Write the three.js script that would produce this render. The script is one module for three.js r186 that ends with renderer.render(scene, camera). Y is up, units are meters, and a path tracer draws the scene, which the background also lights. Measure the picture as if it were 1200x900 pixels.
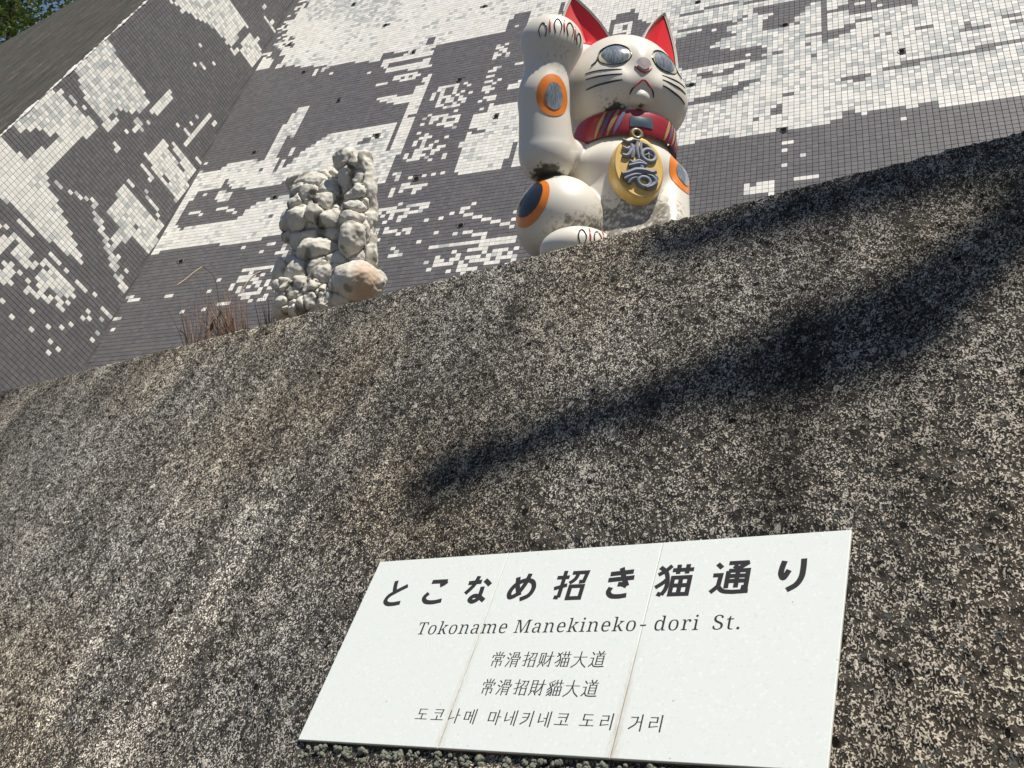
import * as THREE from 'three';
import { mergeGeometries } from 'three/addons/utils/BufferGeometryUtils.js';
import { ImprovedNoise } from 'three/addons/math/ImprovedNoise.js';

// ---------------------------------------------------------------- camera, sky, sun, exposure
const EYE = 1.55;                                   // camera height above the road
const FPX = 1189.01, PITCH = 0.28118, ROLL = 0.0116; // focal length in pixels of the 1200 x 900 photograph
const scene = new THREE.Scene();
const camera = new THREE.PerspectiveCamera(2 * Math.atan(450 / FPX) * 180 / Math.PI, 4 / 3, 0.05, 400);
camera.rotation.order = 'YXZ';
camera.position.set(0, EYE, 0);
camera.rotation.set(PITCH, 0, ROLL);
const renderer = new THREE.WebGLRenderer({ antialias: true });
renderer.setSize(1024, 768);
renderer.toneMapping = THREE.LinearToneMapping;
renderer.toneMappingExposure = 1.24;
renderer.shadowMap.enabled = true;

// the frame of the leaning retaining wall: u runs along it, w up its slope, n out of it
const O = new THREE.Vector3(0.08270, 0.04265 + EYE, -1.59729);
const HU = new THREE.Vector3(0.82723, 0, 0.56187).normalize();
const VW = new THREE.Vector3(0.28671, 0.86001, -0.42212).normalize();
const NN = new THREE.Vector3().crossVectors(HU, VW).normalize();
const HIN = new THREE.Vector3(-NN.x, 0, -NN.z).normalize();   // level direction into the bank

const SUN = new THREE.Vector3().addScaledVector(NN, 0.53).addScaledVector(VW, 0.75).addScaledVector(HU, 0.40).normalize();
{ // clear summer sky: deep blue overhead, paler towards the horizon and round the sun
  const w = 256, h = 128, d = new Float32Array(w * h * 4);
  for (let y = 0; y < h; y++) for (let x = 0; x < w; x++) {
    const el = ((y + 0.5) / h - 0.5) * Math.PI, az = ((x + 0.5) / w - 0.5) * 2 * Math.PI, v = new THREE.Vector3(Math.cos(el) * Math.cos(az), Math.sin(el), Math.cos(el) * Math.sin(az));
    const up = Math.pow(Math.max(0, v.y), 0.55), g = Math.pow(Math.max(0, v.dot(SUN)), 12), k = 0.36, i = (y * w + x) * 4;
    d[i] = k * (0.62 + (0.18 - 0.62) * up + 0.35 * g); d[i + 1] = k * (0.72 + (0.34 - 0.72) * up + 0.34 * g); d[i + 2] = k * (0.86 + (0.72 - 0.86) * up + 0.28 * g); d[i + 3] = 1;
  }
  const t = new THREE.DataTexture(d, w, h, THREE.RGBAFormat, THREE.FloatType); t.mapping = THREE.EquirectangularReflectionMapping; t.magFilter = THREE.LinearFilter; t.minFilter = THREE.LinearFilter; t.needsUpdate = true;
  scene.background = t; scene.environment = t;
}
const sun = new THREE.DirectionalLight(new THREE.Color(1, 0.945, 0.85), 5);
sun.position.copy(SUN).multiplyScalar(40).add(new THREE.Vector3(0, 4, -4));
sun.target.position.set(0, 4, -4); scene.add(sun); scene.add(sun.target);
sun.castShadow = true; sun.shadow.mapSize.set(4096, 4096);
Object.assign(sun.shadow.camera, { left: -14, right: 14, top: 14, bottom: -14, near: 1, far: 90 });

// ---------------------------------------------------------------- helpers
let seed = 20240611;
const rnd = () => { seed = (seed + 0x6D2B79F5) | 0; let t = Math.imul(seed ^ (seed >>> 15), 1 | seed); t = (t + Math.imul(t ^ (t >>> 7), 61 | t)) ^ t; return ((t ^ (t >>> 14)) >>> 0) / 4294967296; };
const perlin = new ImprovedNoise();
const n3 = (x, y, z = 0.37) => perlin.noise(x, y, z);
const fbm = (x, y, z = 0.37, o = 4) => { let a = 0.5, s = 0; for (let i = 0; i < o; i++) { s += a * perlin.noise(x, y, z + i * 7.1); x *= 2.03; y *= 2.03; z *= 2.03; a *= 0.5; } return s; };
const clamp = (x, a = 0, b = 1) => Math.min(b, Math.max(a, x));
const sstep = (a, b, x) => { const t = clamp((x - a) / (b - a)); return t * t * (3 - 2 * t); };
const mix = (a, b, t) => a + (b - a) * t;
const V3 = (x, y, z) => new THREE.Vector3(x, y, z);
const W3 = (u, w, d = 0) => O.clone().addScaledVector(HU, u).addScaledVector(VW, w).addScaledVector(NN, d);
const CP = Math.cos(PITCH), SP = Math.sin(PITCH), CR = Math.cos(-ROLL), SR = Math.sin(-ROLL);
function ray(x, y) { // direction of a photograph pixel
  let X = x - 600, Y = 450 - y;
  [X, Y] = [CR * X + SR * Y, -SR * X + CR * Y];
  return V3(X, Y * CP + FPX * SP, -(FPX * CP - Y * SP)).normalize();
}
function toPhoto(P) {
  const x = P.x, y = P.y - EYE, fw = -P.z;
  let Y = y * CP - fw * SP; const Z = fw * CP + y * SP;
  const X2 = CR * x - SR * Y; Y = SR * x + CR * Y;
  return [600 + FPX * X2 / Z, 450 - FPX * Y / Z];
}
const EYEV = V3(0, EYE, 0);
function hitPlane(x, y, n, pt) { const r = ray(x, y); const t = pt.clone().sub(EYEV).dot(n) / r.dot(n); return r.multiplyScalar(t).add(EYEV); }
function hitWall(x, y) { const P = hitPlane(x, y, NN, O); const d = P.clone().sub(O); return { P, u: d.dot(HU), w: d.dot(VW) }; }
function atRange(x, y, D) { const r = ray(x, y); const t = D / Math.hypot(r.x, r.z); return r.multiplyScalar(t).add(EYEV); } // at a level distance D
const used = {};
function numbered(n) { used[n] = (used[n] || 0) + 1; return used[n] === 1 ? n : n + '_' + String(used[n] - 1).padStart(3, '0'); }
function mesh(name, geo, mat, parent) {
  const m = new THREE.Mesh(geo, mat); m.name = parent ? name : numbered(name); m.castShadow = m.receiveShadow = true;
  (parent || scene).add(m); return m;
}
function tag(o, label, category, group, kind) { Object.assign(o.userData, { label, category }); if (group) o.userData.group = group; if (kind) o.userData.kind = kind; return o; }
function thing(name, label, category, pos, group) {
  const g = new THREE.Group(); g.name = numbered(name); if (pos) g.position.copy(pos); scene.add(g); g.updateMatrixWorld(true);
  return tag(g, label, category, group);
}
function std(c, rough, o = {}) { return new THREE.MeshPhysicalMaterial({ color: new THREE.Color().setRGB(...c), roughness: rough, metalness: 0, side: THREE.DoubleSide, ...o }); }
function geoFrom(pos, idx, extra = {}) {
  const g = new THREE.BufferGeometry(); g.setAttribute('position', new THREE.Float32BufferAttribute(pos, 3)); g.setIndex(idx);
  if (extra.uv) g.setAttribute('uv', new THREE.Float32BufferAttribute(extra.uv, 2));
  if (extra.color) g.setAttribute('color', new THREE.Float32BufferAttribute(extra.color, 3));
  if (extra.normal) g.setAttribute('normal', new THREE.Float32BufferAttribute(extra.normal, 3)); else g.computeVertexNormals();
  return g;
}
// tileable value noise on a lattice of k cells over s pixels
function lattice(s, k) {
  const v = new Float32Array(k * k); for (let i = 0; i < k * k; i++) v[i] = rnd();
  return (x, y) => {
    const fx = x * k / s, fy = y * k / s; const ix = Math.floor(fx), iy = Math.floor(fy); let tx = fx - ix, ty = fy - iy; tx = tx * tx * (3 - 2 * tx); ty = ty * ty * (3 - 2 * ty);
    const x0 = ((ix % k) + k) % k, x1 = (x0 + 1) % k, y0 = ((iy % k) + k) % k, y1 = (y0 + 1) % k;
    return (v[y0 * k + x0] * (1 - tx) + v[y0 * k + x1] * tx) * (1 - ty) + (v[y1 * k + x0] * (1 - tx) + v[y1 * k + x1] * tx) * ty;
  };
}
function dataTex(s, fn, srgb) {
  const d = new Uint8Array(s * s * 4);
  for (let y = 0; y < s; y++) for (let x = 0; x < s; x++) { const c = fn(x, y), i = (y * s + x) * 4; d[i] = c[0]; d[i + 1] = c[1]; d[i + 2] = c[2]; d[i + 3] = 255; }
  const t = new THREE.DataTexture(d, s, s); t.wrapS = t.wrapT = THREE.RepeatWrapping; t.magFilter = THREE.LinearFilter; t.minFilter = THREE.LinearMipmapLinearFilter; t.generateMipmaps = true;
  if (srgb) t.colorSpace = THREE.SRGBColorSpace; t.needsUpdate = true; return t;
}
const toS = (l) => 255 * (l <= 0.0031308 ? 12.92 * l : 1.055 * Math.pow(l, 1 / 2.4) - 0.055);

// ---------------------------------------------------------------- concrete with exposed aggregate
const CTEX = 0.88;                      // metres covered by one copy of the texture
const S = 2048;
const cN = [lattice(S, 560), lattice(S, 340), lattice(S, 130), lattice(S, 48), lattice(S, 11), lattice(S, 200)];
const grain = new Float32Array(S * S), hgt = new Float32Array(S * S);
for (let y = 0; y < S; y++) for (let x = 0; x < S; x++) {
  const wx = x + 5 * (cN[5](x + 300, y) - 0.5), wy = y + 5 * (cN[5](x, y + 700) - 0.5);
  const a = cN[0](wx, wy), b = cN[1](wx, wy), c = cN[2](x, y), d = cN[3](x, y), e = cN[4](x, y);
  const s = 0.56 * a + 0.44 * b;
  grain[y * S + x] = 0.85 * sstep(0.57, 0.71, s + (c - 0.5) * 0.14 + (d - 0.5) * 0.16 + (e - 0.5) * 0.10);
  hgt[y * S + x] = clamp(0.15 + 0.55 * s + 0.3 * c);
}
// single grains of pale aggregate, each with its own irregular outline and tone
for (let k = 0; k < 17000; k++) {
  const cx = rnd() * S, cy = rnd() * S; if (rnd() > 0.25 + 1.1 * (cN[3](cx, cy) * 0.6 + cN[4](cx, cy) * 0.4)) continue;
  const r = 2.0 + 4.6 * rnd() * rnd() + 1.2 * rnd(), ax = 0.75 + rnd() * 0.55, p1 = rnd() * 6.28, p2 = rnd() * 6.28, tone = 0.45 + 0.55 * rnd(), R = Math.ceil(r * 1.9), ca = Math.cos(p1), sa = Math.sin(p1);
  for (let j = -R; j <= R; j++) for (let i = -R; i <= R; i++) {
    const x = (i * ca - j * sa) * ax, y = (i * sa + j * ca) / ax, th = Math.atan2(y, x), q = Math.hypot(x, y) / (r * (1 + 0.22 * Math.sin(3 * th + p2) + 0.16 * Math.sin(5 * th + p1))); if (q > 1.05) continue;
    const id = (((Math.round(cy) + j) % S + S) % S) * S + ((Math.round(cx) + i) % S + S) % S; grain[id] = Math.max(grain[id] * 0.8, tone * (1 - sstep(0.72, 1.05, q))); hgt[id] = Math.min(1, hgt[id] + 0.28 * (1 - q * q));
  }
}
// scattered pebbles of darker and bluer stone in the mix
const peb = new Float32Array(S * S);
for (let k = 0; k < 900; k++) {
  const cx = rnd() * S, cy = rnd() * S, r = 4 + rnd() * rnd() * 11, ax = 0.7 + rnd() * 0.6, tone = rnd();
  for (let j = -16; j <= 16; j++) for (let i = -16; i <= 16; i++) {
    const q = Math.hypot(i * ax, j / ax) / r + (cN[1](cx + i * 3, cy + j * 3) - 0.5) * 0.5; if (q > 1) continue;
    const X = ((Math.round(cx + i) % S) + S) % S, Y = ((Math.round(cy + j) % S) + S) % S; peb[Y * S + X] = tone < 0.55 ? 1 : tone < 0.8 ? 2 : 3;
  }
}
const concreteMap = dataTex(S, (x, y) => {
  const i = y * S + x, g = grain[i], v = cN[2](y, x), q = cN[0](y, x);
  let r = mix(0.026 + 0.066 * v * v, 0.34 + 0.30 * q, g);
  let c = [r, r * mix(0.90, 0.945, g), r * mix(0.78, 0.845, g)];
  if (peb[i] === 3) { c = [0.008, 0.007, 0.006]; } else if (peb[i] === 1) { const z = 0.05 + 0.05 * q; c = [z * 0.95, z, z * 1.02]; } else if (peb[i] === 2) { const z = 0.30 + 0.22 * q; c = [z, z * 0.94, z * 0.85]; }
  return c.map(toS);
}, true);
const concreteBump = dataTex(S, (x, y) => { const i = y * S + x; const h = 255 * (peb[i] === 3 ? 0 : clamp(hgt[i] * 0.75 + grain[i] * 0.25)); return [h, h, h]; });
const slopeMat = new THREE.MeshPhysicalMaterial({ map: concreteMap, bumpMap: concreteBump, bumpScale: 0.0035, roughness: 0.92, vertexColors: true, side: THREE.DoubleSide, specularIntensity: 0.35 });

// ---------------------------------------------------------------- the ground and the bank
const road = mesh('road', new THREE.PlaneGeometry(240, 240, 1, 1).rotateX(-Math.PI / 2), std([0.06, 0.06, 0.058], 0.95));
road.userData.kind = 'structure';

const WL = 1.1157, UF = -7.38, WTOP = 11.4, SURF = -0.012, ULEFT = -22, URIGHT = 16;
const LEDGE_Y = W3(0, WL, SURF).y;
const ufAt = (w) => UF - 0.0981 * (w - 6.4);   // the niche's left arris is not quite a line of fall

const wall = thing('retaining_wall', 'huge leaning rough grey concrete retaining wall carrying the white street sign', 'wall', V3(0, 0, 0));
function spread(list) { const o = []; for (const [a, b, st] of list) { const k = Math.max(1, Math.round((b - a) / st)); for (let i = 0; i < k; i++) o.push(a + (b - a) * i / k); } o.push(list[list.length - 1][1]); return o; }
{
  const us = spread([[ULEFT, -9, 0.8], [-9, -4.6, 0.12], [-4.6, -1.75, 0.016], [-1.75, 1.0, 0.0062], [1.0, 2.2, 0.025], [2.2, URIGHT, 0.6]]);
  const R = 0.022, lean = Math.asin(VW.y);     // angle to turn over the edge = slope angle
  const ws = spread([[-1.87, -0.7, 0.06], [-0.7, WL - 0.013, 0.0062]]);
  const arcs = 7, flat = [0.01, 0.02, 0.035, 0.06, 0.1, 0.16, 0.25];
  const prof = [];
  for (const w of ws) prof.push([0, w, 0]);
  const nrm = (a) => NN.clone().multiplyScalar(Math.cos(a)).addScaledVector(VW, Math.sin(a));
  const turn = Math.acos(NN.y);
  const cBase = (w) => W3(0, w, SURF - R);
  const wEnd = ws[ws.length - 1];
  const P = [], N = [];
  for (const w of ws) { P.push(W3(0, w, SURF)); N.push(NN.clone()); }
  for (let i = 1; i <= arcs; i++) { const a = turn * i / arcs; const nn = nrm(a); P.push(cBase(wEnd).addScaledVector(nn, R)); N.push(nn); }
  const last = P[P.length - 1].clone();
  for (const f of flat) { P.push(last.clone().addScaledVector(HIN, f)); N.push(V3(0, 1, 0)); }
  const pos = [], uv = [], col = [], idx = [], m = P.length; let acc = [0];
  for (let j = 1; j < m; j++) acc[j] = acc[j - 1] + P[j].distanceTo(P[j - 1]);
  for (let i = 0; i < us.length; i++) for (let j = 0; j < m; j++) {
    const u = us[i], t = acc[j] - 1.87;
    const fine = u > -4.6 && u < 2.2 ? 1 : 0;
    let d = 0.006 + 0.003 * fbm(u * 2.2, t * 2.2, 1.3, 2) + 0.005 * fbm(u * 9, t * 9, 4.2, 3);
    if (fine) d += 0.0042 * n3(u * 62, t * 62, 2.2) + 0.0032 * n3(u * 118, t * 118, 9.1);
    const w0 = sstep(0.0, 0.03, Math.min(Math.max(u + 0.47, 0), 1)) * sstep(0, 0.03, Math.max(0.43 - u, 0)) * sstep(-0.20, -0.16, t) * (1 - sstep(0.18, 0.22, t));
    d = mix(d, Math.min(d, 0) - 0.001, w0);
    if (t < -1.0) d *= 0.6;
    const q = P[j].clone().addScaledVector(HU, u).addScaledVector(N[j], d);
    pos.push(q.x, q.y, q.z); uv.push(u / CTEX, t / (CTEX * 1.35));
    // rain streaks and lichen bloom that run down the face, with their own grain
    const st = n3(u * 7.5 + 0.6 * n3(t * 1.5, u, 3), t * 0.55, 5.5), st2 = n3(u * 24, t * 1.1, 8.5), pat = fbm(u * 1.5, t * 1.3, 2.7, 3), spot = n3(u * 30, t * 22, 6.1);
    const pale = 0.5 * Math.exp(-Math.pow((u + 1.0) / 0.33, 2)) * sstep(1.0, 0.2, t) + 0.28 * sstep(-0.9, -2.1, u);
    let k = 0.90 + 0.36 * st + 0.30 * st2 + 0.55 * pat + 0.14 * spot + pale * (0.50 + 1.5 * Math.max(0, st + st2 * 0.9 + spot * 0.3));
    k += 0.25 * sstep(0.55, 1.0, u * 0.8 + 0.3 - t * 0.6) ;
    k = clamp(k, 0.42, 2.0);
    const warm = clamp(0.6 + 1.1 * n3(u * 2.1, t * 2.1, 11.3));
    col.push(k * mix(0.98, 1.05, warm), k * mix(0.99, 0.985, warm), k * mix(1.0, 0.87, warm));
  }
  for (let i = 0; i < us.length - 1; i++) for (let j = 0; j < m - 1; j++) { const a = i * m + j, b = a + m; idx.push(a, b, a + 1, b, b + 1, a + 1); }
  mesh('lower_slope', geoFrom(pos, idx, { uv, color: col }), slopeMat, wall);
}
// a cold joint: thin pale ridges of laitance across the slope
for (const pts of [[[-6, 604], [30, 601], [78, 598]], [[246, 577], [262, 576], [300, 572]], [[330, 570], [400, 561], [440, 556], [478, 553]], [[30, 470], [8, 512], [-8, 540]], [[84, 447], [40, 490], [10, 526]]]) {
  const c = new THREE.CatmullRomCurve3(pts.map(([x, y]) => { const h = hitWall(x, y); return W3(h.u, h.w, SURF + 0.0015); }));
  const g = new THREE.TubeGeometry(c, 24, 0.0026, 5);
  const p = g.attributes.position; for (let i = 0; i < p.count; i++) { const k = 0.0016; p.setXYZ(i, p.getX(i) + k * n3(p.getX(i) * 90, i * 0.3), p.getY(i) + k * n3(p.getY(i) * 90, i * 0.4, 2), p.getZ(i) + k * n3(p.getZ(i) * 90, i * 0.5, 5)); }
  g.computeVertexNormals(); mesh('joint_ridge', g, std([0.26, 0.25, 0.22], 0.95), wall);
}

// upper part of the same slope, left of the tiled niche: older, darker, streaked
{
  const s2 = 1024, a1 = lattice(s2, 256), a2 = lattice(s2, 60), a3 = lattice(s2, 14), a4 = lattice(s2, 512);
  const upMap = dataTex(s2, (x, y) => {
    const st = a1(x, y * 0.125) * 0.5 + a2(x, y * 0.0666) * 0.5, pt = a3(x, y) * 0.6 + a2(x, y) * 0.4, f = a4(x, y);
    let r = 0.094 + 0.085 * (st - 0.5) + 0.05 * (pt - 0.5) + 0.05 * (f - 0.5); r += 0.11 * sstep(0.70, 0.82, st) * sstep(0.4, 0.75, pt); r = Math.max(0.03, r);
    r *= 0.88; return [r, r * 0.935, r * 0.80].map(toS);
  }, true);
  const upMat = new THREE.MeshPhysicalMaterial({ map: upMap, roughness: 0.95, side: THREE.DoubleSide, specularIntensity: 0.3, bumpMap: upMap, bumpScale: 0.006 });
  const pos = [], uv = [], idx = []; const NU = 40, NW = 60;
  for (let i = 0; i <= NU; i++) for (let j = 0; j <= NW; j++) {
    const w = WL - 0.05 + (WTOP - WL + 0.05) * j / NW, u = mix(ULEFT, ufAt(w), i / NU);
    const q = W3(u, w, SURF + 0.012 * fbm(u * 1.3, w * 1.3, 2.2, 3) * (i === NU ? 0.4 : 1)); pos.push(q.x, q.y, q.z); uv.push(u / 2.3, w / 2.3);
  }
  for (let i = 0; i < NU; i++) for (let j = 0; j < NW; j++) { const a = i * (NW + 1) + j, b = a + NW + 1; idx.push(a, b, a + 1, b, b + 1, a + 1); }
  mesh('upper_slope', geoFrom(pos, idx, { uv }), upMat, wall);
  // far side of the niche, out of the picture, and its return
  const p2 = [], u2 = []; for (const [u, w, d] of [[URIGHT - 1.6, WL - 0.05, SURF], [URIGHT + 12, WL - 0.05, SURF], [URIGHT - 1.6, WTOP, SURF], [URIGHT + 12, WTOP, SURF]]) { const q = W3(u, w, d); p2.push(q.x, q.y, q.z); u2.push(u / 2.3, w / 2.3); }
  mesh('upper_slope', geoFrom(p2, [0, 1, 2, 1, 3, 2], { uv: u2 }), upMat, wall);
  // chipped pale mortar along the arris of the niche
  const pts = []; for (let k = 0; k <= 80; k++) { const w = WL + (WTOP - WL) * k / 80; pts.push(W3(ufAt(w) + 0.004, w, SURF + 0.004)); }
  const g = new THREE.TubeGeometry(new THREE.CatmullRomCurve3(pts), 900, 0.013, 6); const p = g.attributes.position;
  for (let i = 0; i < p.count; i++) { const r = Math.floor(i / 7), c = pts[0].clone().lerp(pts[80], r / 900), k = clamp(0.55 + 1.5 * n3(r * 0.045, 1, 4) + 1.1 * n3(r * 0.21, 3, 1), 0.08, 1.15), j = 0.006 * n3(r * 0.3, i * 0.9, 2); p.setXYZ(i, c.x + (p.getX(i) - c.x) * k + j * HU.x, c.y + (p.getY(i) - c.y) * k + j, c.z + (p.getZ(i) - c.z) * k + j * HU.z); }
  g.computeVertexNormals(); mesh('mortar_edge', g, std([0.66, 0.65, 0.62], 0.9), wall);
}
// the ledge behind the edge
const RD = -5.07722, RAZ = 0.34855, REL = 1.13523, RG = -0.02505;
const RH = V3(Math.cos(RAZ), 0, Math.sin(RAZ)), RC = V3(Math.sin(RAZ) * Math.cos(REL), Math.sin(REL), -Math.cos(RAZ) * Math.cos(REL));
const RN = new THREE.Vector3().crossVectors(RH, RC).normalize();
const RO = EYEV.clone().addScaledVector(RN, RD);                         // a point of the rear wall
const GR = RH.clone().multiplyScalar(Math.cos(RG)).addScaledVector(RC, Math.sin(RG)), GC = RH.clone().multiplyScalar(-Math.sin(RG)).addScaledVector(RC, Math.cos(RG));
{
  // ledge polygon: from the slope's edge back to the foot of the rear wall
  const y = LEDGE_Y - 0.006; const A = W3(UF - 0.2, WL, SURF).addScaledVector(HIN, 0.2), B = W3(URIGHT, WL, SURF).addScaledVector(HIN, 0.2);
  const onRear = (P) => { const r = HIN; const t = RO.clone().sub(P).dot(RN) / r.dot(RN); return P.clone().addScaledVector(r, t + 0.05); };
  A.y = B.y = y; const pos = [], idx = [], uv = []; const K = 60, J = 24;
  for (let i = 0; i <= K; i++) { const P = A.clone().lerp(B, i / K), Q = onRear(P); for (let j = 0; j <= J; j++) { const q = P.clone().lerp(Q, j / J); q.y += j ? 0.004 * n3(q.x * 3, q.z * 3) - 0.004 : 0; pos.push(q.x, q.y, q.z); uv.push(q.x / 1.3, q.z / 1.3); } }
  for (let i = 0; i < K; i++) for (let j = 0; j < J; j++) { const a = i * (J + 1) + j, b = a + J + 1; idx.push(a, b, a + 1, b, b + 1, a + 1); }
  const col = new Array(pos.length).fill(0.9);
  mesh('ledge', geoFrom(pos, idx, { uv, color: col }), slopeMat, wall);
}
// the hill that the wall holds back
{
  const pos = [], idx = [], K = 30; 
  for (let i = 0; i <= K; i++) for (let j = 0; j <= K; j++) {
    const u = mix(-40, 60, i / K), f = Math.pow(j / K, 1.5) * 60; const q = W3(u, WTOP, SURF - 0.05); if (u > UF - 1) { const t = RO.clone().sub(q).dot(RN) / HIN.dot(RN); q.addScaledVector(HIN, Math.max(0, t + 0.5)); } q.addScaledVector(HIN, f); q.y += -0.35 + f * 0.06 + fbm(u * 0.2, f * 0.2) * Math.min(f, 3) * 0.3; pos.push(q.x, q.y, q.z);
  }
  for (let i = 0; i < K; i++) for (let j = 0; j < K; j++) { const a = i * (K + 1) + j, b = a + K + 1; idx.push(a, b, a + 1, b, b + 1, a + 1); }
  const h = mesh('hill', geoFrom(pos, idx), std([0.07, 0.085, 0.035], 1)); h.userData.kind = 'structure';
}

// ---------------------------------------------------------------- the tile picture: which tile is white, read off crops of the photograph
const CROP = { A: [300, 0, 2.811], R: [1000, 0, 6], Q: [800, 0, 6], S: [800, 130, 6], T: [440, 150, 6], U: [440, 0, 6], V: [240, 0, 6], X: [150, 130, 6], Y: [90, 270, 4.8], L: [0, 0, 3], M: [0, 200, 3], P: [0, 0, 1] };
function layer(crop, val, flat) { // val: 1 white, 0 dark, between: share of white tiles strewn over it
  const [ox, oy, s] = CROP[crop]; const pts = []; for (let i = 0; i < flat.length; i += 2) pts.push([ox + flat[i] / s, oy + flat[i + 1] / s]);
  const xs = pts.map((p) => p[0]), ys = pts.map((p) => p[1]);
  return { pts, val, b: [Math.min(...xs), Math.max(...xs), Math.min(...ys), Math.max(...ys)] };
}
function line(crop, val, w, flat) { // a thick polyline
  const out = []; for (let i = 0; i + 3 < flat.length; i += 2) { const [x0, y0, x1, y1] = flat.slice(i, i + 4), l = Math.hypot(x1 - x0, y1 - y0) || 1, nx = -(y1 - y0) / l * w / 2, ny = (x1 - x0) / l * w / 2; out.push(layer(crop, val, [x0 + nx, y0 + ny, x1 + nx, y1 + ny, x1 - nx, y1 - ny, x0 - nx, y0 - ny])); } return out;
}
const dots = (crop, rx, ry, flat) => { const o = []; for (let i = 0; i < flat.length; i += 2) { const x = flat[i], y = flat[i + 1]; o.push(layer(crop, 1, [x - rx, y - ry, x + rx, y - ry, x + rx, y + ry, x - rx, y + ry])); } return o; };
const inside = (L, x, y) => {
  if (x < L.b[0] || x > L.b[1] || y < L.b[2] || y > L.b[3]) return false; let c = false; const p = L.pts;
  for (let i = 0, j = p.length - 1; i < p.length; j = i++) if ((p[i][1] > y) !== (p[j][1] > y) && x < (p[j][0] - p[i][0]) * (y - p[i][1]) / (p[j][1] - p[i][1]) + p[i][0]) c = !c;
  return c;
};
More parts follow.
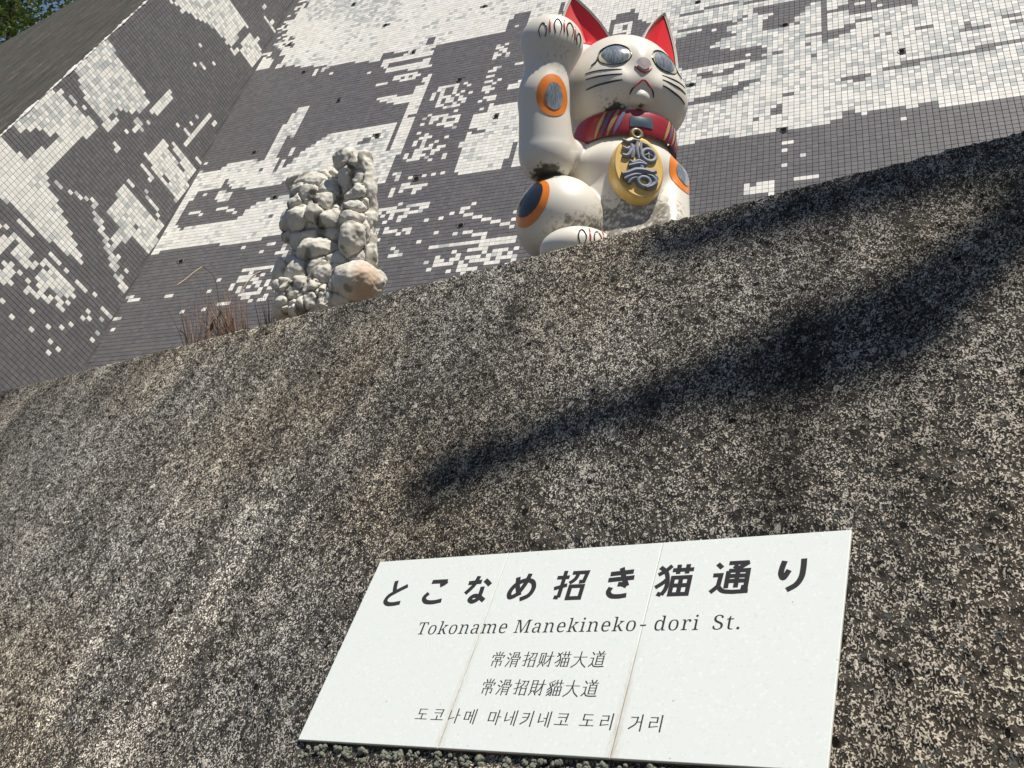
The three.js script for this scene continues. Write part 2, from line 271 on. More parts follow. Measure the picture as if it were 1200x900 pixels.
const REAR = [
  layer('A', 1, [185, -40, 170, 20, 110, 75, 100, 105, 125, 130, 125, 150, 90, 215, 150, 222, 230, 218, 340, 205, 410, 205, 420, 180, 480, 170, 545, 175, 590, 155, 600, 150, 820, 105, 850, 45, 897, 38, 910, -40]),
  layer('A', 0.45, [200, -40, 120, 40, 60, 110, 95, 190, 130, 150, 110, 100, 180, 30, 230, -40]),
  layer('A', 0.35, [560, 104, 592, 104, 586, 152, 556, 152]), layer('A', 0, [570, 128, 588, 124, 584, 145, 564, 148]), layer('A', 0, [508, 178, 545, 168, 545, 176, 508, 184]),
  layer('U', 1, [40, 460, 80, 415, 400, 345, 415, 370, 400, 395, 150, 440, 90, 450, 70, 485]), layer('U', 1, [60, 520, 80, 490, 395, 410, 385, 470]),
  layer('U', 1, [0, 605, 0, 590, 95, 578, 95, 590]), layer('U', 0.75, [105, 565, 120, 545, 230, 510, 300, 505, 320, 530, 270, 560, 190, 575]), layer('U', 1, [330, 580, 365, 525, 395, 525, 375, 585, 340, 590]),
  layer('U', 1, [10, 710, 30, 680, 250, 675, 270, 630, 300, 610, 355, 600, 360, 650, 300, 800, 215, 805, 245, 720, 130, 735, 80, 720]),
  layer('U', 1, [170, 920, 210, 820, 280, 825, 240, 920]), layer('U', 0.55, [410, 665, 430, 620, 680, 580, 690, 640, 620, 740, 400, 770, 390, 710]), layer('U', 0.5, [340, 830, 420, 780, 600, 780, 560, 900, 320, 880]),
  layer('U', 0.65, [830, 420, 850, 310, 945, 310, 940, 400, 890, 430]), layer('U', 0.5, [780, 550, 810, 470, 890, 470, 890, 530]), layer('U', 0.6, [765, 590, 790, 560, 880, 560, 860, 590]), layer('U', 0.75, [740, 660, 770, 600, 850, 610, 840, 660]), layer('U', 0.85, [720, 720, 740, 685, 840, 670, 835, 710]),
  layer('U', 1, [650, 885, 680, 800, 800, 740, 1060, 710, 1030, 910, 660, 910]), layer('U', 0, [690, 800, 780, 760, 800, 780, 730, 810]), layer('U', 1, [920, 620, 1040, 550, 1075, 600, 950, 635]), layer('U', 1, [965, 175, 1000, 175, 1000, 192, 965, 192]), layer('U', 1, [975, 448, 1035, 435, 1035, 455, 975, 462]),
  layer('U', 1, [1080, 85, 1060, 175, 1100, 180, 1300, 180, 1300, -60, 1095, -60]), layer('U', 0.7, [905, 235, 940, 110, 978, 95, 930, 190]),
  layer('T', 1, [550, 322, 650, 40, 780, 30, 800, -40, 1040, -40, 1030, 265, 940, 280, 1000, 110, 970, 100, 890, 290, 600, 330]), layer('T', 0, [870, 265, 905, 258, 900, 275, 870, 280]), layer('T', 1, [595, 140, 600, 110, 640, 105, 625, 140]),
  layer('T', 1, [-10, 400, 20, 330, 160, 0, 245, 0, 130, 260, 70, 390]), layer('T', 0.8, [-60, 300, -60, 60, 120, 40, 90, 130, 20, 230]),
  layer('T', 0.6, [250, 130, 290, 30, 390, 50, 370, 110, 510, 60, 520, 110, 450, 150, 500, 190, 480, 220, 400, 230, 370, 240, 260, 260, 200, 240, 190, 190, 290, 140]), layer('T', 0.4, [130, 310, 190, 310, 150, 380]), layer('T', 0.55, [440, 300, 450, 265, 475, 265, 465, 300]),
  layer('T', 0.9, [160, 450, 190, 400, 400, 385, 380, 415, 330, 420, 300, 445, 210, 425, 200, 450]), layer('T', 0.8, [135, 500, 140, 485, 270, 455, 265, 470]), layer('T', 0.9, [70, 480, 130, 420, 110, 490]),
  layer('T', 0.62, [-60, 650, 30, 580, 190, 540, 400, 530, 350, 600, 240, 620, 90, 640]), layer('T', 0.8, [-30, 750, 10, 715, 90, 710, 280, 685, 280, 735, 120, 755]),
  ...dots('T', 16, 9, [300, 645, 360, 655, 165, 660, 460, 640, 425, 730, 550, 755, 300, 805, 65, 675, 190, 545, 240, 358, 335, 343, 400, 335, 465, 325, 545, 690, 150, 372, 975, 597, 965, 640, 540, 612, 580, 588, 20, 785]),
  ...line('T', 0.9, 24, [610, 565, 680, 548, 690, 530, 760, 515]), ...line('T', 1, 34, [600, 600, 975, 692]), ...line('T', 1, 30, [610, 715, 690, 752, 775, 748]), layer('T', 1, [360, 872, 385, 832, 1010, 755, 1000, 800, 470, 852]), ...line('T', 1, 22, [770, 770, 740, 880]),
  layer('T', 0.55, [430, 880, 1000, 825, 1010, 960, 380, 990]), layer('T', 0.6, [90, 910, 110, 850, 210, 850, 210, 910]), layer('T', 0.5, [480, 890, 640, 870, 640, 890, 490, 905]), layer('T', 0.35, [300, 1000, 340, 930, 700, 930, 700, 1050]),
  layer('A', 1, [0, 625, 0, 575, 40, 540, 75, 520, 160, 350, 172, 352, 110, 470, 50, 575, 75, 580, 150, 500, 240, 445, 465, 400, 440, 480, 400, 600, 380, 560, 250, 560, 200, 590, 120, 595]), layer('A', 0, [325, 472, 370, 455, 378, 465, 345, 476]),
  layer('X', 1, [440, 540, 500, 430, 640, 425, 700, 375, 960, 340, 1010, 270, 1100, 100, 1180, 30, 1230, -40, 1220, 30, 1120, 200, 1000, 430, 1040, 440, 1150, 260, 1165, 265, 1100, 390, 1300, 330, 1300, 420, 1060, 520, 860, 560, 800, 540, 700, 545, 710, 495, 690, 490, 660, 550, 540, 570, 490, 565, 320, 815, 390, 820, 480, 800, 770, 760, 850, 680, 1000, 610, 1130, 590, 1330, 560, 1330, 850, 940, 885, 200, 960]),
  layer('X', 0, [545, 420, 545, 400, 700, 385, 640, 415]), layer('X', 0.85, [525, 380, 540, 350, 565, 360, 560, 380]), layer('X', 1, [605, 630, 650, 560, 730, 580, 700, 640]), ...line('X', 1, 20, [430, 735, 500, 715, 530, 735]), ...line('X', 0.9, 22, [610, 688, 680, 690, 755, 712]), layer('X', 1, [520, 610, 550, 570, 570, 575, 565, 602]),
  layer('X', 0, [350, 842, 365, 825, 395, 815, 385, 835]), layer('X', 0, [910, 422, 930, 410, 950, 415, 930, 428]), layer('X', 0, [995, 755, 1005, 742, 1025, 742, 1015, 758]), layer('X', 0, [800, 410, 825, 400, 820, 412]), layer('X', 0, [980, 470, 955, 480, 960, 470]), layer('X', 0, [415, 545, 430, 530, 460, 530, 450, 545]),
  layer('Y', 1, [415, 140, 490, 0, 1260, 0, 1260, 10, 1040, 45, 1035, 52, 480, 122]),
  layer('V', 1, [355, 500, 405, 390, 490, 430, 460, 480]), layer('V', 1, [495, 485, 585, 385, 605, 380, 525, 485]), layer('V', 0.45, [480, 280, 590, 180, 700, -60, 760, -60, 640, 250, 600, 400, 540, 410]), layer('V', 1, [575, 895, 620, 800, 685, 750, 735, 742, 650, 895]), layer('V', 1, [750, 540, 785, 490, 800, 490, 775, 540]), ...line('V', 1, 20, [820, 500, 870, 470]), ...dots('V', 14, 8, [878, 523, 460, 383, 425, 383, 505, 318, 565, 270, 520, 275, 560, 298, 1160, 520]), layer('V', 0.8, [500, 240, 540, 200, 580, 200, 560, 230]),
  ...dots('Y', 13, 9, [795, 275, 748, 347, 518, 375, 583, 455, 712, 440, 945, 98, 1072, 82, 1098, 78, 1160, 85, 1040, 130, 1140, 120, 1180, 130, 228, 494, 193, 551]), ...line('Y', 1, 16, [765, 412, 870, 404]), layer('Y', 0.6, [860, 330, 950, 215, 1120, 190, 1160, 390, 940, 420, 920, 370]), layer('Y', 1, [950, 228, 960, 215, 1120, 195, 1125, 215, 1000, 235]), layer('Y', 1, [272, 392, 290, 360, 320, 375, 360, 388, 290, 408]), layer('Y', 0.5, [1160, 100, 1260, 80, 1260, 400, 1160, 400]),
  layer('P', 1, [655, -20, 812, -20, 812, 168, 700, 186]), layer('P', 0, [712, 46, 720, 20, 745, 11, 749, 24, 770, 32, 762, 48]), layer('P', 0.9, [720, 40, 721, 30, 739, 27, 737, 40]), layer('P', 0, [790, 46, 806, 43, 806, 78, 790, 82]), layer('P', 0.55, [752, 12, 790, 2, 792, 14, 756, 28]),
  layer('Q', 1, [-20, -60, 1210, -60, 1210, 780, 1115, 800, 1100, 850, 830, 900, 820, 910, -60, 1010]), layer('S', 1, [-60, -10, 1200, -10, 1115, 20, 1110, 60, 840, 95, 830, 120, 0, 215, -60, 222]),
  layer('Q', 0, [-40, 135, 0, 95, 130, 75, 200, 45, 500, 0, 620, -30, 650, 0, 500, 20, 260, 45, 160, 80]), layer('Q', 0, [-60, 285, 140, 210, 280, 180, 400, 130, 420, 150, 350, 190, 280, 190, 330, 230, 370, 245, 300, 265, 230, 310, 165, 335, 240, 345, 370, 350, 440, 340, 510, 320, 580, 345, 610, 400, 530, 430, 450, 420, 330, 435, 120, 470, 50, 490, -60, 480]),
  layer('Q', 0, [-60, 225, 0, 215, 340, 140, 470, 110, 560, 100, 480, 125, 330, 165, 0, 235]), layer('Q', 0, [545, 150, 640, 110, 580, 100, 500, 95, 480, 75, 560, 45, 700, 15, 850, 0, 980, -30, 1000, 0, 850, 45, 840, 95, 790, 120, 780, 160, 740, 190, 550, 215]), layer('Q', 0, [85, 510, 240, 510, 440, 435, 430, 490, 330, 520, 180, 550, 110, 550]), layer('Q', 0, [-30, 770, 0, 740, 180, 670, 270, 630, 430, 580, 545, 545, 540, 570, 430, 610, 350, 690, 170, 720]),
  layer('Q', 0, [960, 0, 1000, 0, 1000, 60, 1010, 220, 1100, 200, 1200, 165, 1230, 190, 1080, 270, 980, 310, 970, 220, 965, 80]), layer('Q', 0, [1000, 75, 1200, 30, 1200, 50, 1150, 70, 1000, 95]), ...line('Q', 0, 16, [640, 372, 800, 340]), ...line('Q', 0, 16, [510, 694, 770, 655]), ...line('Q', 0, 16, [900, 634, 1090, 600]), ...line('Q', 0, 16, [1130, 564, 1210, 550]), layer('Q', 0, [625, 805, 640, 770, 665, 765, 670, 740, 700, 735, 705, 770, 740, 765, 735, 780, 680, 800]), ...line('Q', 0, 16, [508, 838, 542, 832]), ...line('Q', 0, 15, [768, 424, 800, 418]), ...line('Q', 0, 15, [915, 400, 947, 394]), ...line('Q', 0, 15, [875, 320, 903, 315]), ...line('Q', 0, 15, [690, 308, 720, 302]), ...line('Q', 0, 13, [870, 255, 960, 238]), ...line('Q', 0, 12, [790, 165, 890, 142]),
  ...line('Q', 1, 11, [225, 516, 290, 502]), ...dots('Q', 15, 8, [525, 366, 560, 390, 375, 152, 230, 208, 950, 140, 955, 190, 960, 280, 940, 92]), ...line('Q', 1, 12, [410, 405, 470, 392]), ...line('Q', 1, 12, [120, 480, 330, 440]), ...line('Q', 1, 11, [450, 118, 640, 105]),
  layer('R', 1, [0, -60, 1500, -60, 1500, 640, 1200, 672, 615, 752, 600, 715, 480, 715, 465, 755, 210, 765, 0, 800]), layer('R', 0, [-20, 110, -20, -60, 560, -60, 470, 0, 430, 40, 370, 45, 200, 70, 160, 65]), ...dots('R', 18, 8, [30, 30, 70, 22, 130, 15, 175, 38, 105, 64, 205, 16]), layer('R', 0, [-20, 195, 0, 140, 130, 120, 130, 145, 30, 170]),
  layer('R', 0, [200, 505, 240, 468, 480, 418, 480, 406, 930, 326, 1300, 258, 1300, 280, 1070, 327, 620, 412, 330, 485]), layer('R', 0, [-20, 574, 0, 545, 120, 525, 120, 542, 45, 572]), ...line('R', 0, 18, [430, 213, 588, 190]), ...line('R', 0, 16, [236, 248, 312, 236]), ...line('R', 0, 16, [160, 260, 196, 254]), ...line('R', 0, 16, [355, 229, 390, 222]), layer('R', 0, [765, 218, 800, 165, 830, 158, 850, 190, 930, 172, 962, 155, 930, 212, 830, 225]), ...line('R', 0, 18, [1040, 132, 1162, 110]), ...line('R', 0, 18, [1095, 155, 1175, 140]),
  ...dots('R', 18, 9, [412, 772, 340, 846, 425, 835, 470, 828, 65, 800, 238, 795]),
  ...dots('S', 17, 9, [645, 153, 730, 220, 773, 214, 730, 285, 860, 308, 560, 372, 605, 364, 648, 356, 648, 380, 690, 485, 220, 546, 255, 631, 15, 575, 10, 600, 50, 590, 45, 635]), layer('S', 1, [714, 358, 752, 354, 757, 512, 718, 516]), layer('S', 1, [405, 610, 413, 538, 450, 526, 500, 520, 503, 490, 625, 483, 630, 560, 500, 590]), layer('S', 1, [760, 472, 980, 436, 980, 455, 830, 500, 760, 488]), layer('S', 1, [600, 570, 640, 560, 640, 600, 600, 600]),
];
const FLANK = [
  layer('L', 1, [20, 470, 190, 315, 265, 380, 345, 440, 170, 605, 160, 630, 200, 700, 300, 930, 240, 900, 150, 830, 60, 740, -20, 680, -20, 470]), layer('L', 0, [8, 478, 45, 448, 85, 465, 130, 452, 185, 482, 212, 470, 95, 569]),
  layer('L', 1, [262, 240, 380, 138, 415, 200, 440, 230, 500, 310, 530, 370, 470, 400, 410, 380, 420, 430, 380, 465, 330, 390, 300, 350, 275, 290]), layer('L', 0.65, [190, 300, 215, 305, 345, 410, 320, 420]), layer('L', 0, [370, 410, 395, 400, 405, 415, 385, 425]),
  layer('L', 0.5, [440, 450, 470, 410, 530, 430, 450, 500]), layer('L', 0.8, [530, 395, 600, 318, 605, 345, 560, 410]), layer('L', 1, [395, 512, 405, 505, 425, 525, 415, 535]),
  layer('L', 1, [510, 545, 570, 485, 610, 545, 645, 600, 670, 640, 620, 712, 570, 640, 540, 600]), layer('L', 1, [597, 498, 610, 492, 690, 600, 670, 640, 640, 590]), ...line('L', 1, 13, [640, 512, 737, 404]), ...dots('L', 7, 7, [625, 440, 665, 435, 690, 410, 750, 435, 655, 465, 690, 228, 710, 232, 758, 227, 698, 158, 408, 525]), ...line('L', 1, 8, [670, 520, 708, 576]), layer('L', 0, [575, 610, 600, 640, 594, 650, 570, 622]), layer('L', 0, [628, 560, 650, 600, 645, 612, 620, 570]),
  ...line('L', 1, 14, [500, 583, 538, 640]), layer('L', 1, [370, 740, 440, 648, 475, 690, 520, 750, 580, 790, 525, 897, 465, 835, 400, 875, 390, 850, 430, 800]), ...line('L', 1, 11, [510, 670, 530, 710, 563, 760]), ...line('L', 1, 14, [445, 630, 465, 655]), layer('L', 0, [470, 790, 485, 790, 485, 803, 472, 803]),
  ...line('L', 0.75, 13, [162, 622, 205, 645, 240, 672, 280, 690, 335, 710]), ...line('L', 0.9, 24, [328, 700, 336, 760, 360, 810, 385, 880, 410, 960, 440, 1030]), layer('L', 1, [315, 800, 330, 788, 340, 800, 325, 812]),
  layer('L', 1, [600, -40, 780, -40, 860, 80, 845, 105, 830, 150, 800, 150, 740, 90, 680, 60, 620, 20]), layer('L', 1, [845, 150, 880, 118, 925, 190, 893, 250, 850, 190]), layer('L', 0.8, [790, 150, 815, 140, 850, 180, 830, 200]), ...dots('L', 7, 7, [870, 95, 900, 140, 925, 25, 930, 60, 955, 80, 605, 10, 640, 40, 660, 75]), ...line('L', 0.7, 8, [935, 65, 970, 110]), layer('L', 1, [955, 105, 975, 95, 985, 110, 965, 120]),
  layer('M', 0.55, [-20, 190, 30, 185, 130, 290, 260, 400, 270, 450, 220, 490, 150, 460, -20, 380]), layer('M', 1, [130, 350, 210, 360, 275, 450, 200, 440]), ...line('M', 1, 12, [272, 390, 330, 440, 395, 518]), ...line('M', 0.9, 9, [60, 165, 148, 256]), ...line('M', 1, 12, [175, 290, 218, 332]),
  ...dots('M', 8, 8, [35, 510, 105, 560, 105, 495, 65, 475, 175, 545, 222, 550, 255, 545, 175, 605, 210, 628, 170, 645, 285, 572, 290, 597, 318, 590, 350, 575, 330, 545, 320, 520, 350, 525, 295, 525, 315, 495, 292, 467, 262, 475, 35, 450, 5, 460, 240, 355, 270, 395, 440, 350, 415, 310]),
];
function tone(list, x, y, n) { // last layer on top wins
  let v = 0; for (const L of list) if (inside(L, x, y)) v = L.val === 0 ? 0 : (L.val === 1 ? 1 : (n < L.val ? 1 : v));
  return v;
}
const PITCHT = 0.0468, TS = 0.0438, TH = 0.0055;
// one square glazed tile with softened edges
function tileGeo() {
  const a = TS / 2, b = a - 0.0010, p = [[-a, -a, 0], [a, -a, 0], [a, a, 0], [-a, a, 0], [-a, -a, TH - 0.0012], [a, -a, TH - 0.0012], [a, a, TH - 0.0012], [-a, a, TH - 0.0012], [-b, -b, TH], [b, -b, TH], [b, b, TH], [-b, b, TH]];
  const q = [[8, 9, 10, 11], [4, 5, 9, 8], [5, 6, 10, 9], [6, 7, 11, 10], [7, 4, 8, 11], [0, 1, 5, 4], [1, 2, 6, 5], [2, 3, 7, 6], [3, 0, 4, 7]], pos = [];
  for (const [i, j, k, l] of q) for (const m of [i, j, k, i, k, l]) pos.push(...p[m]);
  const g = new THREE.BufferGeometry(); g.setAttribute('position', new THREE.Float32BufferAttribute(pos, 3)); g.computeVertexNormals(); return g;
}
const TILE = tileGeo();
const glaze = (c) => std(c, 0.55, { specularIntensity: 0.35 });
const tileInst = glaze([1, 1, 1]);
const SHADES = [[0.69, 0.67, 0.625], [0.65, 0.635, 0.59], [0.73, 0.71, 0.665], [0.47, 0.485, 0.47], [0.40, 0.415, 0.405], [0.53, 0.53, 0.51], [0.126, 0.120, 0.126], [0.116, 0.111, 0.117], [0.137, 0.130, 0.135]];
const tileMats = SHADES.map((c) => glaze(c));
function layTiles(parent, origin, dirX, dirY, normal, ok, list, near, greyAt, room) { // room(P): metres free on the -X side of the centre, for cut tiles
  const cells = [], jb = new THREE.Matrix4();
  for (let i = -260; i <= 260; i++) for (let j = -10; j <= 330; j++) {
    const P = origin.clone().addScaledVector(dirX, (i + 0.5) * PITCHT).addScaledVector(dirY, (j + 0.5) * PITCHT);
    if (!ok(P)) continue;
    const [px, py] = toPhoto(P); const inFrame = px > -25 && px < 1225 && py > -12 && py < 700;
    let v; const r = rnd();
    if (inFrame) v = tone(list, px, py, r);
    else v = fbm(i * 0.045, j * 0.03, 3.3, 3) + 0.12 * (r - 0.5) > 0.02 ? 1 : 0;
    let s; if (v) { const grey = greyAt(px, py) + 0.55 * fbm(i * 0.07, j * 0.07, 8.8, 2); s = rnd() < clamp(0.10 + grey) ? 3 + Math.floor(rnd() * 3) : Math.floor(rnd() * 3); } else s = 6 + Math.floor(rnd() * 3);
    let cut = 1; if (room) { const f = room(P); if (f < TS / 2) { if (f < -TS / 2 + 0.006) continue; cut = (f + TS / 2) / TS; P.addScaledVector(dirX, TS / 2 * (1 - cut)); } }
    cells.push({ P, s, cut, score: cut < 1 ? -1e9 : near(px, py, P, inFrame) });
  }
  const order = cells.map((c, k) => k).sort((a, b) => cells[b].score - cells[a].score).slice(0, 300); const single = new Set(order);
  const basis = new THREE.Matrix4().makeBasis(dirX, dirY, normal), q0 = new THREE.Quaternion().setFromRotationMatrix(basis), q1 = new THREE.Quaternion(), e = new THREE.Euler(), one = V3(1, 1, 1), c = new THREE.Color();
  const inst = new THREE.InstancedMesh(TILE, tileInst, cells.length - single.size); inst.name = 'small_tiles'; inst.castShadow = inst.receiveShadow = true; inst.userData.kind = 'stuff'; parent.add(inst);
  let n = 0;
  cells.forEach((t, k) => {
    e.set((rnd() - 0.5) * 0.03, (rnd() - 0.5) * 0.03, (rnd() - 0.5) * 0.012); q1.setFromEuler(e).premultiply(q0); const pos = t.P.addScaledVector(normal, -0.0005 + (rnd() - 0.5) * 0.0012);
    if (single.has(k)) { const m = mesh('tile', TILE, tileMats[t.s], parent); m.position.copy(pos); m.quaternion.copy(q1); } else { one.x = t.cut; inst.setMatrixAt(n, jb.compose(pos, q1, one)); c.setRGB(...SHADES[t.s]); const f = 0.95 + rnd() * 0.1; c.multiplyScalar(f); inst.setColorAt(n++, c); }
  });
  console.log(parent.name, cells.length, 'tiles');
}
const grout = std([0.088, 0.084, 0.086], 0.95);
const FA = hitPlane(100.4, 432, RN, RO), FB = hitPlane(321.7, 40, RN, RO), FE = W3(UF, 6.4, SURF); // two points of the inner corner, one of the arris
const FN = FB.clone().sub(FA).cross(FE.clone().sub(FA)).normalize(); if (FN.dot(HU) < 0) FN.negate();

const TOPY = W3(0, WTOP, 0).y - 0.1;
const cornerDir = new THREE.Vector3().crossVectors(FN, RN).normalize(); if (cornerDir.y < 0) cornerDir.negate();
const cornerAt = (y) => { // point where side wall and rear wall meet at height y
  const M = new THREE.Matrix3().set(FN.x, FN.y, FN.z, RN.x, RN.y, RN.z, 0, 1, 0).invert(); return V3(FN.dot(FE), RN.dot(RO), y).applyMatrix3(M);
};
// rear wall
const rear = thing('tile_mural_wall', 'sloping back wall of the niche, dark grey tile mural with white pixel pattern behind the cat figures', 'tiled wall', V3(0, 0, 0));
{
  const C0 = cornerAt(LEDGE_Y - 0.05), C1 = cornerAt(TOPY);
  const ex = RH, ey = RC; const to2 = (P) => { const d = P.clone().sub(C0); return new THREE.Vector2(d.dot(ex), d.dot(ey)); };
  const WID = 15, top = to2(C1), shp = new THREE.Shape([new THREE.Vector2(0, 0), new THREE.Vector2(WID, 0), new THREE.Vector2(WID, top.y), top]);
  const holesPx = [[414.5, 5.7], [452, 30], [484, 62], [568, 8], [356, 85], [397, 118.5], [539, 94], [442, 159], [581, 137], [488, 210], [540, 265], [322, 232], [298, 179], [212, 307], [920, 30], [1056, 61], [810.5, 100], [918, 153], [818, 3], [339, 53]];
  const holes = holesPx.map(([x, y]) => hitPlane(x, y, RN, RO)); for (let k = 0; k < 14; k++) { const P = C0.clone().addScaledVector(ex, 8.8 + (k % 3) * 1.3).addScaledVector(ey, 1 + Math.floor(k / 3) * 1.7); holes.push(P); }
  for (const P of holes) { const c = to2(P); const h = new THREE.Path(); h.absarc(c.x, c.y, 0.031, 0, Math.PI * 2, true); shp.holes.push(h); }
  const g = new THREE.ShapeGeometry(shp, 14); const m = new THREE.Matrix4().makeBasis(ex, ey, RN).setPosition(C0); g.applyMatrix4(m);
  mesh('grout_backing', g, grout, rear);
  const pipe = new THREE.LatheGeometry([[0.0265, -0.16], [0.0265, 0.0085], [0.0285, 0.0105], [0.031, 0.0085], [0.031, -0.02]].map(([x, y]) => new THREE.Vector2(x, y)), 20).rotateX(Math.PI / 2);
  const plug = new THREE.CircleGeometry(0.028, 14).translate(0, 0, -0.155), pm = std([0.16, 0.16, 0.155], 0.7), dm = std([0.012, 0.012, 0.012], 1);
  for (const P of holes) { const o = mesh('weep_pipe', pipe, pm, rear); o.position.copy(P); o.quaternion.setFromRotationMatrix(new THREE.Matrix4().makeBasis(ex, ey, RN)); const d = mesh('pipe_soil', plug, dm, o); d.name = 'pipe_soil'; }
  const onLeft = (P) => P.clone().sub(FE).dot(FN) > 0.012;
  layTiles(rear, C0.clone(), GR, GC, RN, (P) => onLeft(P) && P.y > LEDGE_Y - 0.06 && P.y < TOPY - 0.05 && P.clone().sub(C0).dot(ex) < WID - 0.05 && !holes.some((h) => h.distanceTo(P) < 0.040), REAR,
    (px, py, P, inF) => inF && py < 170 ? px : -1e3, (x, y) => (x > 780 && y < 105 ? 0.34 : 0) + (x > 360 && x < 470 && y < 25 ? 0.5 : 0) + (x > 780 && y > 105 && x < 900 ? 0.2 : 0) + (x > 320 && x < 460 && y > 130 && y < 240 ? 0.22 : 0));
  mesh('coping', new THREE.BoxGeometry(WID + 2, 0.3, 0.4).translate(WID / 2 - 1, 0, 0).applyMatrix4(new THREE.Matrix4().makeBasis(ex, V3(0, 1, 0), V3().crossVectors(ex, V3(0, 1, 0))).setPosition(V3(C1.x, TOPY + 0.1, C1.z))), std([0.2, 0.19, 0.17], 0.95), rear);
}
// side wall
const flank = thing('tile_mural_wall', 'side wall of the niche, dark grey tile mural with white pixel pattern below the concrete slope', 'tiled wall', V3(0, 0, 0));
{
  const pts = [W3(ufAt(WL - 0.1), WL - 0.1, SURF), cornerAt(LEDGE_Y - 0.1), cornerAt(TOPY), W3(ufAt(WTOP - 0.1), WTOP - 0.1, SURF)], pos = []; pts.forEach((p) => pos.push(p.x, p.y, p.z));
  mesh('grout_backing', geoFrom(pos, [0, 1, 2, 0, 2, 3]), grout, flank);
  const dY = VW.clone().addScaledVector(FN, -VW.dot(FN)).normalize(), dX = dY.clone().cross(FN).normalize(), org = FE.clone().addScaledVector(dY, -6.2).addScaledVector(dX, 0.0);
  layTiles(flank, org, dX, dY, FN, (P) => P.clone().sub(RO).dot(RN) > 0.016 && P.clone().sub(O).dot(NN) < SURF + 0.03 && P.y > LEDGE_Y - 0.06 && P.y < TOPY - 0.05, FLANK,
    (px, py, P, inF) => inF && py < 460 ? -px : -1e4, (x, y) => (x < 170 && y < 150 ? 0.4 : 0) + (y > 200 && x > 110 ? 0.25 : 0) + (x > 180 && y < 75 ? 0.1 : 0), (P) => SURF - 0.002 - P.clone().sub(O).dot(NN));
}

